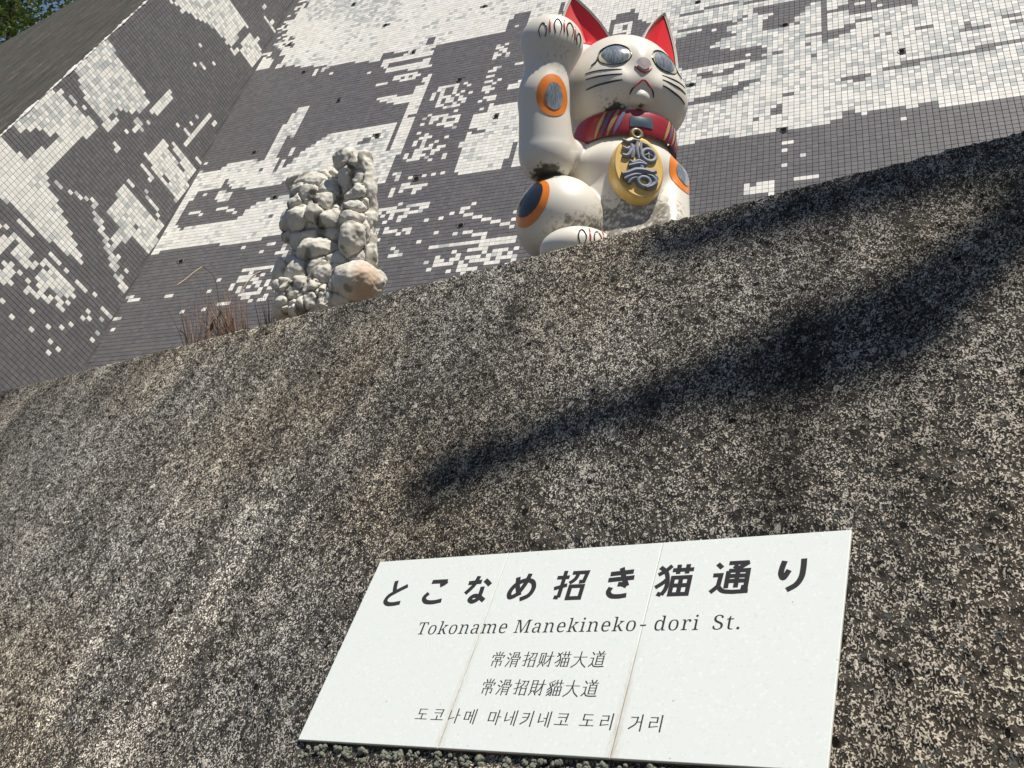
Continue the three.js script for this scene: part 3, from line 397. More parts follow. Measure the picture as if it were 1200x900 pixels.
// ---------------------------------------------------------------- the street sign
const SW = 0.88302, SH = 0.36096, SU = -0.46308, SV = -0.17014;
const G = { // strokes on a 100 x 100 grid, y down; smooth lines begin with ~
  'と': ['~32 6 36 26 42 44', '~86 26 52 44 26 62 22 78 34 88 56 90 84 86'], 'こ': ['22 17 80 17', '~80 17 70 26 58 32', '~26 56 16 72 26 85 54 89 86 84'],
  'な': ['8 28 54 25', '~38 5 30 36 10 64', '~64 20 76 28 88 38', '~64 42 65 66 62 84 46 92 34 84 42 74 58 74 86 90'], 'め': ['~24 16 32 46 48 78', '~62 6 54 44 36 76 18 82 12 66 24 42 52 28 78 34 88 54 80 78 54 91'],
  '招': ['6 26 42 26', '27 5 27 88', '27 88 13 86', '6 60 42 50', '48 13 91 13 87 41 74 42', '~66 13 61 32 47 45', '53 55 88 55 88 91 53 91 53 55', '53 50 53 94', '88 52 88 94'],
  'き': ['14 22 82 17', '12 41 88 36', '~44 3 54 28 72 62', '~72 62 58 56 44 55', '~26 64 22 78 32 90 54 93 78 90'], '猫': ['~38 7 24 22 7 33', '~8 10 26 26 34 50 34 74 26 92', '26 92 14 87', '~33 46 22 58 6 70', '42 21 96 21', '57 5 57 33', '80 5 80 33', '47 43 90 43 90 91 47 91 47 43', '68 43 68 91', '47 66 90 66'],
  '通': ['12 9 25 22', '6 42 25 42 23 72', '~23 72 16 80 6 90', '~23 74 34 86 54 90 96 89', '40 9 88 9 68 23', '53 17 72 28', '42 31 89 31 89 79 78 78', '42 31 42 80', '42 46 89 46', '42 60 89 60', '65 31 65 79'], 'り': ['~28 9 24 28 23 46 30 58 42 36', '~75 5 76 34 74 58 64 78 42 93'],
  '常': ['50 3 50 24', '26 7 34 20', '74 7 66 20', '10 38 12 26 90 26 85 38', '32 37 68 37 68 51 32 51 32 37', '20 88 20 61 80 61 80 86 71 84', '50 51 50 98'], '滑': ['10 13 22 22', '5 39 17 47', '7 92 16 78 24 60', '42 35 42 8 78 8 78 35', '57 35 57 21 78 21', '31 48 33 36 93 36 88 47', '42 96 42 50 80 50 80 94 72 92', '42 64 80 64', '42 77 80 77'],
  '财': ['10 68 10 13 41 13 41 68', '~26 26 24 62 5 93', '27 67 42 90', '48 30 97 30', '79 5 79 92 67 87', '~78 32 66 58 47 78'], '大': ['7 36 93 36', '~50 5 48 44 34 74 6 96', '~50 40 66 72 94 95'], '道': ['12 9 24 21', '6 42 24 42 23 72', '~23 72 16 80 6 90', '~23 74 34 88 54 92 96 91', '50 3 56 13', '80 3 74 13', '36 18 95 18', '66 18 60 30', '46 30 87 30 87 79 46 79 46 30', '46 46 87 46', '46 62 87 62'],
  '財': ['10 9 41 9 41 69 10 69 10 9', '10 29 41 29', '10 49 41 49', '17 71 4 93', '32 71 46 91', '48 30 97 30', '79 5 79 92 67 87', '~78 32 66 58 47 78'], '貓': ['42 7 8 24', '13 30 19 38', '28 26 32 35', '44 29 7 60', '~24 46 36 66 34 93', '34 93 22 89', '33 57 8 76', '35 71 9 93', '44 21 97 21', '58 5 58 33', '82 5 82 33', '50 43 91 43 91 91 50 91 50 43', '70 43 70 91', '50 66 91 66'],
  '도': ['78 13 24 13 24 45 80 45', '51 45 51 78', '7 79 93 79'], '코': ['20 13 79 13 74 60', '21 35 76 35', '46 56 46 79', '7 80 93 80'], '나': ['16 15 16 71 54 62', '70 5 70 96', '70 45 92 45'], '메': ['10 23 41 23 41 70 10 70 10 23', '42 46 62 46', '62 9 62 90', '82 4 82 97'], '마': ['12 21 50 21 50 73 12 73 12 21', '71 5 71 96', '71 46 93 46'],
  '네': ['12 19 12 70 46 62', '42 45 62 45', '62 9 62 90', '82 4 82 97'], '키': ['12 19 53 19', '~53 19 46 56 10 86', '13 44 49 42', '77 4 77 97'], '리': ['14 17 54 17 54 44 14 44 14 74 60 68', '78 4 78 97'], '거': ['12 19 51 19', '~51 19 44 56 9 86', '52 46 75 46', '76 4 76 97'],
};
{
  const cw = 2048, ch = Math.round(2048 * SH / SW), cv = document.createElement('canvas'); cv.width = cw; cv.height = ch; const x = cv.getContext('2d');
  x.fillStyle = '#dfe3dd'; x.fillRect(0, 0, cw, ch);
  for (let k = 0; k < 5200; k++) { const v = rnd(); x.fillStyle = v < 0.5 ? 'rgba(205,214,210,0.35)' : 'rgba(240,238,230,0.4)'; x.beginPath(); x.arc(rnd() * cw, rnd() * ch, 1 + rnd() * 5, 0, 7); x.fill(); }
  // rust-brown dirt washed out of the joints and a few specks
  for (const [su, a, b] of [[1 / 3, 0.1, 1.0], [2 / 3, 0.45, 1.0]]) for (let k = 0; k < 900; k++) { const yy = ch * mix(a, b, Math.sqrt(rnd())), off = (rnd() - 0.42) * (rnd()) * 46 * (0.4 + yy / ch); x.fillStyle = 'rgba(' + (132 + rnd() * 30 | 0) + ',' + (114 + rnd() * 26 | 0) + ',' + (96 + rnd() * 22 | 0) + ',' + (0.012 + 0.022 * rnd()) + ')'; x.beginPath(); x.ellipse(su * cw + off, yy, 1 + rnd() * 3, 4 + rnd() * 26, 0, 0, 7); x.fill(); }
  for (let k = 0; k < 26; k++) { x.fillStyle = 'rgba(60,50,42,' + (0.3 + rnd() * 0.5) + ')'; x.beginPath(); x.arc(rnd() * cw, rnd() * ch, 0.8 + rnd() * 2, 0, 7); x.fill(); }
  const ink = '#383535';
  function glyph(chr, cx, cy, w, h, lw, song) {
    x.strokeStyle = ink; x.lineJoin = song ? 'miter' : 'miter'; x.miterLimit = 3; x.lineCap = 'butt';
    for (const s of G[chr]) {
      const sm = s[0] === '~', n = (sm ? s.slice(1) : s).split(' ').map(Number), p = []; for (let i = 0; i < n.length; i += 2) p.push([cx + (n[i] / 100 - 0.5) * w, cy + (n[i + 1] / 100 - 0.5) * h]);
      const seg = (a) => { x.beginPath(); a.forEach((q, i) => i ? x.lineTo(...q) : x.moveTo(...q)); if (a.length > 3 && Math.hypot(a[0][0] - a[a.length - 1][0], a[0][1] - a[a.length - 1][1]) < 0.01) x.closePath(); x.stroke(); };
      if (sm && p.length > 2) { const c = new THREE.CatmullRomCurve3(p.map((q) => V3(q[0], q[1], 0))); x.lineWidth = lw; seg(c.getPoints(40).map((q) => [q.x, q.y])); }
      else if (!song) { x.lineWidth = lw; seg(p); }
      else for (let i = 0; i + 1 < p.length; i++) { const dx = Math.abs(p[i + 1][0] - p[i][0]), dy = Math.abs(p[i + 1][1] - p[i][1]); x.lineWidth = dy > dx * 0.6 ? lw : lw * 0.62; x.lineCap = 'square'; seg([p[i], p[i + 1]]); }
    }
  }
  const Y = (v) => (1 - v) * ch, X = (u) => u * cw;
  [...'とこなめ招き猫通り'].forEach((c, i) => { const kana = 'とこなめきり'.includes(c); glyph(c, X(0.084 + 0.1035 * i), Y(0.797), kana ? 138 : 150, kana ? 140 : 146, kana ? 20.5 : 17.5); });
  x.fillStyle = ink; x.textBaseline = 'alphabetic';
  function word(t, u0, u1, v) { x.save(); x.font = '84px serif'; const w = x.measureText(t).width, sp = 5; let tw = w + sp * (t.length - 1); const k = (u1 - u0) * cw / tw; x.translate(X(u0), Y(v)); x.scale(k, 0.93); let cx = 0; for (const c of t) { x.fillText(c, cx, 0); cx += x.measureText(c).width + sp; } x.restore(); }
  word('Tokoname', 0.181, 0.393, 0.552); word('Manekineko', 0.407, 0.656, 0.552); word('-', 0.661, 0.674, 0.552); word('dori', 0.687, 0.769, 0.552); word('St.', 0.791, 0.842, 0.552);
  [...'常滑招财猫大道'].forEach((c, i) => glyph(c, X(0.395 + 0.0338 * i), Y(0.419), 62, 66, 4.6, true));
  [...'常滑招財貓大道'].forEach((c, i) => glyph(c, X(0.395 + 0.0340 * i), Y(0.286), 62, 66, 4.6, true));
  const ko = (t, u0, u1) => [...t].forEach((c, i) => glyph(c, X(u0 + (u1 - u0) * (i + 0.5) / t.length), Y(0.147), 60, 58, 5, true));
  ko('도코나메', 0.255, 0.397); ko('마네키네코', 0.413, 0.580); ko('도리', 0.592, 0.664); ko('거리', 0.682, 0.748);
  const tex = new THREE.CanvasTexture(cv); tex.colorSpace = THREE.SRGBColorSpace; tex.anisotropy = 8;
  const face = new THREE.MeshPhysicalMaterial({ map: tex, roughness: 0.42, side: THREE.DoubleSide, specularIntensity: 0.5 });
  const bisque = std([0.21, 0.135, 0.095], 0.9);
  const sign = thing('street_sign', 'white three-panel ceramic street sign with black Japanese, English, Chinese and Korean lettering', 'sign', W3(SU, SV, 0));
  sign.quaternion.setFromRotationMatrix(new THREE.Matrix4().makeBasis(HU, VW, NN));
  for (let k = 0; k < 3; k++) {
    const x0 = k * SW / 3 + (k ? 0.0006 : 0), x1 = (k + 1) * SW / 3 - (k < 2 ? 0.0006 : 0), b = 0.0009;
    const s = new THREE.Shape(); s.moveTo(x0 + b, b); s.lineTo(x1 - b, b); s.lineTo(x1 - b, SH - b); s.lineTo(x0 + b, SH - b); s.closePath();
    const g = new THREE.ExtrudeGeometry(s, { depth: 0.004, bevelEnabled: true, bevelThickness: 0.0009, bevelSize: b, bevelSegments: 2 }); g.translate(0, 0, -0.0049);
    const p = g.attributes.position, uv = []; for (let i = 0; i < p.count; i++) uv.push(clamp(p.getX(i) / SW, 0.001, 0.999), clamp(p.getY(i) / SH, 0.002, 0.998)); g.setAttribute('uv', new THREE.Float32BufferAttribute(uv, 2));
    const panel = mesh('panel', g, face, sign); panel.userData.label = ['white sign panel with the first letters', 'white sign panel with the middle of every line', 'white sign panel with the last letters'][k];
    const body = new THREE.BoxGeometry(x1 - x0 - 0.0012, SH - 0.0012, 0.0075).translate((x0 + x1) / 2, SH / 2, -0.0088); mesh('clay_body', body, bisque, panel);
  }
}

// ---------------------------------------------------------------- signed-distance modelling for the two figures
const smin = (a, b, k) => { const h = Math.max(k - Math.abs(a - b), 0) / k; return Math.min(a, b) - h * h * k * 0.25; };
const ell = (x, y, z, c, r) => { const a = (x - c[0]) / r[0], b = (y - c[1]) / r[1], d = (z - c[2]) / r[2]; const k0 = Math.sqrt(a * a + b * b + d * d), k1 = Math.sqrt(a * a / (r[0] * r[0]) + b * b / (r[1] * r[1]) + d * d / (r[2] * r[2])); return k1 > 1e-9 ? k0 * (k0 - 1) / k1 : -Math.min(...r); };
const cone = (x, y, z, a, b, ra, rb) => { const bx = b[0] - a[0], by = b[1] - a[1], bz = b[2] - a[2], px = x - a[0], py = y - a[1], pz = z - a[2]; const t = clamp((px * bx + py * by + pz * bz) / (bx * bx + by * by + bz * bz)); return Math.hypot(px - t * bx, py - t * by, pz - t * bz) - mix(ra, rb, t); };
function nets(f, lo, hi, cell) { // surface nets
  const nx = Math.ceil((hi[0] - lo[0]) / cell) + 1, ny = Math.ceil((hi[1] - lo[1]) / cell) + 1, nz = Math.ceil((hi[2] - lo[2]) / cell) + 1, v = new Float32Array(nx * ny * nz), id = new Int32Array(nx * ny * nz).fill(-1);
  const ix = (i, j, k) => (k * ny + j) * nx + i;
  const BK = 5; // far from the surface one sample stands for a block
  for (let k0 = 0; k0 < nz; k0 += BK) for (let j0 = 0; j0 < ny; j0 += BK) for (let i0 = 0; i0 < nx; i0 += BK) {
    const m = f(lo[0] + (i0 + BK / 2) * cell, lo[1] + (j0 + BK / 2) * cell, lo[2] + (k0 + BK / 2) * cell), far = Math.abs(m) > cell * BK * 2.2;
    for (let k = k0; k < Math.min(nz, k0 + BK); k++) for (let j = j0; j < Math.min(ny, j0 + BK); j++) for (let i = i0; i < Math.min(nx, i0 + BK); i++) v[ix(i, j, k)] = far ? m : f(lo[0] + i * cell, lo[1] + j * cell, lo[2] + k * cell);
  }
  const pos = [], idx = [], nor = [];
  for (let k = 0; k < nz - 1; k++) for (let j = 0; j < ny - 1; j++) for (let i = 0; i < nx - 1; i++) {
    let m = 0, c = [0, 0, 0], n = 0; const g = (a, b, d) => v[ix(i + a, j + b, k + d)];
    const cs = [g(0, 0, 0), g(1, 0, 0), g(0, 1, 0), g(1, 1, 0), g(0, 0, 1), g(1, 0, 1), g(0, 1, 1), g(1, 1, 1)]; for (let q = 0; q < 8; q++) if (cs[q] < 0) m |= 1 << q; if (m === 0 || m === 255) continue;
    for (let q = 0; q < 8; q++) for (const bit of [1, 2, 4]) { const r = q | bit; if (r === q) continue; const A = cs[q], B = cs[r]; if ((A < 0) === (B < 0)) continue; const t = A / (A - B); c[0] += (q & 1) + (bit === 1 ? t : 0); c[1] += ((q >> 1) & 1) + (bit === 2 ? t : 0); c[2] += ((q >> 2) & 1) + (bit === 4 ? t : 0); n++; }
    let x = lo[0] + (i + c[0] / n) * cell, y = lo[1] + (j + c[1] / n) * cell, z = lo[2] + (k + c[2] / n) * cell; const e = cell * 0.5; let gx, gy, gz;
    for (let s = 0; s < 2; s++) { gx = f(x + e, y, z) - f(x - e, y, z); gy = f(x, y + e, z) - f(x, y - e, z); gz = f(x, y, z + e) - f(x, y, z - e); const l = Math.hypot(gx, gy, gz) || 1; gx /= l; gy /= l; gz /= l; if (s === 0) { const d = clamp(f(x, y, z), -cell * 0.5, cell * 0.5); x -= gx * d; y -= gy * d; z -= gz * d; } }
    id[ix(i, j, k)] = pos.length / 3; pos.push(x, y, z); nor.push(gx, gy, gz);
  }
  const quad = (a, b, c, d, flip) => { if (a < 0 || b < 0 || c < 0 || d < 0) return; if (flip) idx.push(a, c, b, a, d, c); else idx.push(a, b, c, a, c, d); };
  for (let k = 1; k < nz - 1; k++) for (let j = 1; j < ny - 1; j++) for (let i = 1; i < nx - 1; i++) {
    const s = v[ix(i, j, k)] < 0;
    if (s !== v[ix(i + 1, j, k)] < 0) quad(id[ix(i, j - 1, k - 1)], id[ix(i, j, k - 1)], id[ix(i, j, k)], id[ix(i, j - 1, k)], !s);
    if (s !== v[ix(i, j + 1, k)] < 0) quad(id[ix(i - 1, j, k - 1)], id[ix(i - 1, j, k)], id[ix(i, j, k)], id[ix(i, j, k - 1)], !s);
    if (s !== v[ix(i, j, k + 1)] < 0) quad(id[ix(i - 1, j - 1, k)], id[ix(i, j - 1, k)], id[ix(i, j, k)], id[ix(i - 1, j, k)], !s);
  }
  return { pos, idx, nor };
}

// ---------------------------------------------------------------- the painted beckoning cat
{
  const base = atRange(733, 262, 2.60); base.y = LEDGE_Y - 0.008;
  const cat = thing('beckoning_cat', 'large glazed white ceramic beckoning cat with red ears, collar and gold plaque on the ledge', 'cat statue', base);
  const toCam = Math.atan2(-base.x, -base.z); cat.rotation.y = toCam + 0.34; cat.updateMatrixWorld(true);
  const ARM = [[-0.130, 0.395, 0.02], [-0.248, 0.372, 0.080], [-0.262, 0.52, 0.100], [-0.247, 0.660, 0.115]];
  const earS = [[-1, [-0.108, 0.735, 0.0], [-0.150, 0.945, -0.005]], [1, [0.105, 0.735, 0.0], [0.140, 0.940, -0.005]]];
  function bodyNoEars(x, y, z) {
    let h = ell(x, y, z, [0, 0.625, 0.012], [0.165, 0.168, 0.150]);
    h = smin(h, ell(x, y, z, [-0.070, 0.580, 0.04], [0.100, 0.092, 0.100]), 0.05); h = smin(h, ell(x, y, z, [0.070, 0.580, 0.04], [0.098, 0.092, 0.098]), 0.05);
    h = smin(h, ell(x, y, z, [-0.030, 0.572, 0.128], [0.045, 0.034, 0.036]), 0.035); h = smin(h, ell(x, y, z, [0.030, 0.572, 0.128], [0.045, 0.034, 0.036]), 0.035);
    h = smin(h, ell(x, y, z, [0, 0.636, 0.142], [0.021, 0.045, 0.026]), 0.04); h = smin(h, ell(x, y, z, [0, 0.532, 0.138], [0.030, 0.024, 0.030]), 0.010);
    let d = cone(x, y, z, [0, 0.34, 0], [0, 0.50, 0.005], 0.130, 0.118);
    d = smin(d, ell(x, y, z, [-0.01, 0.245, -0.01], [0.165, 0.235, 0.155]), 0.04); d = smin(d, ell(x, y, z, [-0.012, 0.355, 0.015], [0.165, 0.085, 0.130]), 0.035);
    d = smin(d, ell(x, y, z, [0, 0.08, -0.03], [0.205, 0.13, 0.185]), 0.05);
    d = smin(d, ell(x, y, z, [0.105, 0.13, -0.03], [0.085, 0.14, 0.14]), 0.025);
    d = smin(d, cone(x, y, z, [0.098, 0.330, 0.045], [0.070, 0.05, 0.150], 0.070, 0.052), 0.012);
    d = smin(d, ell(x, y, z, [0.08, 0.032, 0.175], [0.055, 0.04, 0.06]), 0.012);
    d = smin(d, ell(x, y, z, [-0.205, 0.180, 0.060], [0.117, 0.120, 0.122]), 0.010);
    d = smin(d, ell(x, y, z, [-0.185, 0.050, 0.165], [0.100, 0.060, 0.085]), 0.008);
    d = smin(d, cone(x, y, z, [0.255, 0.10, -0.16], [0.236, 0.355, -0.17], 0.055, 0.004), 0.01); d = smin(d, cone(x, y, z, [0.10, 0.07, -0.10], [0.255, 0.08, -0.16], 0.06, 0.05), 0.03);
    d = smin(d, h, 0.018);
    let a = cone(x, y, z, ARM[0], ARM[1], 0.045, 0.055); a = smin(a, cone(x, y, z, ARM[1], ARM[2], 0.075, 0.066), 0.02); a = smin(a, ell(x, y, z, [-0.248, 0.335, 0.082], [0.060, 0.055, 0.058]), 0.03); a = smin(a, cone(x, y, z, ARM[2], ARM[3], 0.060, 0.064), 0.03);
    a = smin(a, ell(x, y, z, [-0.243, 0.682, 0.12], [0.086, 0.074, 0.076]), 0.035);
    return smin(d, a, 0.006);
  }
  function body(x, y, z) {
    let d = bodyNoEars(x, y, z);
    if (y > 0.66) for (const [q, b] of earS) d = smin(d, ell(x, y, z, [b[0], b[1], -0.012], [0.066, 0.05, 0.028]), 0.02);
    return y < 0 ? Math.max(d, -y) : d;
  }
  const { pos, idx, nor } = nets(body, [-0.37, -0.012, -0.25], [0.32, 0.97, 0.30], 0.0043);
  const col = [];
  for (let i = 0; i < pos.length; i += 3) { // glaze, with grime and moss that the photograph shows as grain on it
    const x = pos[i], y = pos[i + 1], z = pos[i + 2]; const f = n3(x * 95, y * 95, z * 95), g = n3(x * 40, y * 40, z * 40 + 5), h = n3(x * 210, y * 210, z * 210 + 9);
    const blot = (cx, cy, cz, r) => 1 - sstep(r * 0.35, r, Math.hypot(x - cx, (y - cy), (z - cz)));
    let moss = Math.max(blot(-0.250, 0.285, 0.10, 0.062), 0.85 * blot(-0.060, 0.492, 0.115, 0.05), 0.95 * blot(0.0, 0.492, 0.13, 0.026), 0.8 * blot(0.002, 0.508, 0.145, 0.016));
    moss = sstep(0.42, 0.72, moss + 0.30 * g + 0.42 * f + 0.35 * h) * Math.min(1, moss * 3);
    let grime = 0.85 * blot(0.0, 0.13, 0.13, 0.19) + 0.65 * blot(-0.19, 0.09, 0.15, 0.11) + 0.35 * blot(0.16, 0.12, 0.08, 0.10) + 0.28 * blot(-0.24, 0.60, 0.17, 0.07) + 0.3 * blot(-0.08, 0.50, 0.13, 0.09);
    const speck = sstep(0.18, 0.5, h * 0.6 + f * 0.5 + g * 0.25 + grime * 0.75 - 0.12) * Math.min(1, 0.12 + grime * 1.5);
    const warm = 0.5 + 0.5 * n3(x * 9, y * 9, z * 9); let c = [mix(0.70, 0.66, warm), mix(0.665, 0.61, warm), mix(0.60, 0.51, warm)];
    const bl = (a, b, t) => a.map((q, k) => mix(q, b[k], t)); c = bl(c, [0.16, 0.14, 0.105], speck * 0.85); c = bl(c, [0.035, 0.033, 0.02], moss * 0.95); col.push(...c);
  }
  const glazeBump = dataTex(256, (() => { const l1 = lattice(256, 24), l2 = lattice(256, 60); return (x, y) => { const h = 255 * (0.6 * l1(x, y) + 0.4 * l2(x, y)); return [h, h, h]; }; })());
  const skin = new THREE.MeshPhysicalMaterial({ vertexColors: true, roughness: 0.42, clearcoat: 0.22, clearcoatRoughness: 0.22, side: THREE.DoubleSide });
  mesh('body', geoFrom(pos, idx, { color: col, normal: nor }), skin, cat);
  const grad = (f, p) => { const e = 0.002; return V3(f(p.x + e, p.y, p.z) - f(p.x - e, p.y, p.z), f(p.x, p.y + e, p.z) - f(p.x, p.y - e, p.z), f(p.x, p.y, p.z + e) - f(p.x, p.y, p.z - e)).normalize(); };
  function shoot(o, d, f = body) { const p = o.clone(); for (let i = 0; i < 90; i++) { const s = f(p.x, p.y, p.z); if (s < 0.0003) return p; p.addScaledVector(d, s * 0.8); if (p.distanceTo(o) > 1.2) return null; } return p; }
  const FR = V3(0, 0, -1);
  function frame(d) { const z = d.clone().negate(); const x = V3(0, 1, 0).cross(z).normalize(), y = z.clone().cross(x).normalize(); return [x, y, z]; }
  function patch(name, cx, cy, outline, lift, mat, parent = cat, dir = FR, cz = 0, dome = 0, f = body) { // a painted field or an inlay that follows the surface; outline(t) -> [x, y]
    const [ax, ay, az] = frame(dir), R = 12, T = 48, P = [], I = []; const at = (x, y, k = 0) => { const o = V3(cx, cy, cz).addScaledVector(ax, x).addScaledVector(ay, y).addScaledVector(az, 0.45); const p = shoot(o, dir, f) || o.addScaledVector(dir, 0.3); const n = grad(f, p); return p.addScaledVector(n, lift + dome * (1 - k * k)); };
    const c0 = at(0, 0); P.push(c0.x, c0.y, c0.z);
    for (let r = 1; r <= R; r++) for (let t = 0; t < T; t++) { const [x, y] = outline(t / T * Math.PI * 2); const p = at(x * r / R, y * r / R, r / R); P.push(p.x, p.y, p.z); }
    for (let t = 0; t < T; t++) { I.push(0, 1 + t, 1 + (t + 1) % T); for (let r = 1; r < R; r++) { const a = 1 + (r - 1) * T + t, b = 1 + (r - 1) * T + (t + 1) % T, c = a + T, e = b + T; I.push(a, c, b, b, c, e); } }
    return mesh(name, geoFrom(P, I), mat, parent);
  }
  const oval = (rx, ry, rot = 0) => (t) => { const x = Math.cos(t) * rx, y = Math.sin(t) * ry; return [x * Math.cos(rot) - y * Math.sin(rot), x * Math.sin(rot) + y * Math.cos(rot)]; };
  function stroke(name, pts, r, mat, parent = cat, dir = FR, lift = 0, f = body) { // a raised line of paint laid on the surface
    const [ax, ay, az] = frame(dir), c = new THREE.CatmullRomCurve3(pts.map(([x, y]) => V3(x, y, 0))); const q = c.getPoints(16).map((p) => { const o = V3(p.x, p.y, 0.45); const s = shoot(dir === FR ? o : ax.clone().multiplyScalar(p.x).addScaledVector(ay, p.y).addScaledVector(az, 0.5), dir, f); return s && s.addScaledVector(grad(f, s), lift); }).filter(Boolean);
    if (q.length < 3) return null; const g = new THREE.TubeGeometry(new THREE.CatmullRomCurve3(q), 20, r, 6), pp = g.attributes.position, cen = new THREE.CatmullRomCurve3(q);
    for (let i = 0; i <= 20; i++) { const m = cen.getPointAt(i / 20), k = 0.35 + 0.65 * Math.sin(Math.PI * clamp(0.12 + 0.76 * i / 20)); for (let j = 0; j <= 6; j++) { const w = i * 7 + j; pp.setXYZ(w, m.x + (pp.getX(w) - m.x) * k, m.y + (pp.getY(w) - m.y) * k, m.z + (pp.getZ(w) - m.z) * k); } }
    g.computeVertexNormals(); return mesh(name, g, mat, parent);
  }
  const gl = (c, r = 0.32) => std(c, r, { clearcoat: 0.4, clearcoatRoughness: 0.15 });
  const RED = gl([0.74, 0.008, 0.008], 0.4), ORANGE = gl([0.74, 0.20, 0.008]), BLACK = gl([0.014, 0.013, 0.014]), PINK = gl([0.50, 0.22, 0.20]), GREY = std([0.23, 0.25, 0.285], 0.6), GOLD = gl([0.70, 0.46, 0.13]);
  const marble = (() => { const l1 = lattice(256, 20), l2 = lattice(256, 70), l3 = lattice(256, 6); return dataTex(256, (x, y) => { const v = l2(x * 1.0, y * 0.25) * 0.7 + l1(x, y) * 0.3, k = l3(x, y); const a = sstep(0.2, 0.8, v); return [mix(0.13, 0.25, a), mix(0.155, 0.28, a), mix(0.20, 0.335, a) - 0.05 * k].map(toS); }, true); })();
  const IRIS = new THREE.MeshPhysicalMaterial({ map: marble, roughness: 0.22, clearcoat: 0.8, clearcoatRoughness: 0.08, side: THREE.DoubleSide });
  const planarUV = (m, s) => { const p = m.geometry.attributes.position, uv = []; for (let i = 0; i < p.count; i++) uv.push(p.getX(i) * s, p.getY(i) * s); m.geometry.setAttribute('uv', new THREE.Float32BufferAttribute(uv, 2)); };
  // ears
  for (const [s] of earS) { // a thick leaf-shaped shell, hollow and red in front
    const ear = new THREE.Group(); ear.name = 'ear'; ear.position.set(s * 0.102, 0.735, 0.0); ear.rotation.set(-0.05, s < 0 ? -0.25 : 0.50, -s * 0.10); ear.scale.set(1.14, 1.10, 1.2); cat.add(ear);
    const key = [[-0.076, -0.045], [-0.074, 0.01], [-0.062, 0.07], [-0.040, 0.13], [-0.012, 0.182], [0.0, 0.195], [0.012, 0.182], [0.040, 0.13], [0.062, 0.07], [0.074, 0.01], [0.076, -0.045], [0.0, -0.05]].map(([x, y]) => V3(x + s * Math.max(0, y) * 0.10, y, 0)), oc = new THREE.CatmullRomCurve3(key, true, 'catmullrom', 0.6), T = 60, cx = 0, cy = 0.05;
    const ring = (q, z) => { const o = []; for (let t = 0; t < T; t++) { const p = oc.getPoint(t / T); o.push(cx + (p.x - cx) * q, cy + (p.y - cy) * q, z(q) - 0.10 * Math.pow(Math.max(0, p.y), 1) * 0.15); } return o; };
    const build = (rows) => { const P = [], I = []; rows.forEach((r) => P.push(...r)); for (let r = 0; r + 1 < rows.length; r++) for (let t = 0; t < T; t++) { const a = r * T + t, b = r * T + (t + 1) % T; I.push(a, a + T, b, b, a + T, b + T); } return geoFrom(P, I); };
    const front = (q) => 0.015 - 0.014 * Math.sqrt(1 - Math.min(1, q * q)), back = (q) => 0.012 - 0.052 * Math.pow(1 - q * q, 0.6);
    mesh('ear_lining', build([0.01, 0.25, 0.45, 0.62, 0.75, 0.86, 0.925].map((q) => ring(q, front))), RED, ear);
    const white = std([0.68, 0.64, 0.56], 0.33, { clearcoat: 0.35, clearcoatRoughness: 0.18 });
    mesh('ear_shell', build([...[0.92, 0.94, 0.965].map((q) => ring(q, (k) => front(k) + 0.0025)), ring(0.985, () => 0.0165), ring(1.0, () => 0.012), ...[0.97, 0.9, 0.78, 0.6, 0.35, 0.01].map((q) => ring(q, back))]), white, ear);
  }
  // eyes: dark rim, amber white, grey iris
  for (const s of [-1, 1]) {
    const cx = s * 0.072, cy = 0.652, shape = (k) => (t) => { const x = Math.cos(t), y = Math.sin(t); return [(x * 0.043 * k), (y > 0 ? y * 0.042 : y * 0.031) * k - Math.abs(x) * x * s * -0.0 - 0.012 * Math.max(0, x * s) * k * 0.6]; };
    const e = patch('eye', cx, cy, shape(1.0), 0.0012, BLACK); patch('eye_white', cx, cy - 0.002, shape(0.935), 0.0026, gl([0.62, 0.56, 0.36]), e, FR, 0, 0.005);
    const ir = patch('iris', cx - s * 0.002, cy + 0.001, oval(0.0350, 0.0338), 0.0046, IRIS, e, FR, 0, 0.007); planarUV(ir, 6);
    stroke('eyelid_line', [[cx - s * 0.043, cy - 0.004], [cx - s * 0.033, cy + 0.027], [cx - s * 0.004, cy + 0.042], [cx + s * 0.030, cy + 0.027], [cx + s * 0.047, cy - 0.014], [cx + s * 0.060, cy - 0.026]], 0.0026, BLACK, e, FR, 0.002);
    for (const [k, y0, y1, l] of [[0, 0.606, 0.602, 0.088], [1, 0.586, 0.586, 0.088], [2, 0.557, 0.568, 0.086]]) stroke('whisker', [[s * 0.058, y1], [s * (0.058 + l * 0.5), mix(y1, y0, 0.4) + 0.001], [s * (0.058 + l), y0]], 0.0019 + 0.0006 * k, BLACK);
  }
  // nose and mouth
  const nose = patch('nose', 0, 0.618, (t) => { const x = Math.cos(t), y = Math.sin(t); return [x * 0.020 * (y < 0 ? 1 + y * 0.45 : 1), y * 0.018]; }, 0.006, gl([0.36, 0.30, 0.295], 0.5)); stroke('nose_line', [[-0.024, 0.612], [-0.013, 0.600], [0, 0.593], [0.013, 0.600], [0.024, 0.612]], 0.0026, gl([0.5, 0.03, 0.03]), nose, FR, 0.001);
  for (const k of [-1, 1]) { stroke('mouth_line', [[k * 0.025, 0.551], [k * 0.016, 0.559], [k * 0.005, 0.570], [0, 0.572]], 0.0026, gl([0.42, 0.03, 0.03]), cat, FR, 0.001); stroke('mouth_corner', [[k * 0.022, 0.553], [k * 0.030, 0.545], [k * 0.034, 0.534]], 0.0022, BLACK, cat, FR, 0.001); }
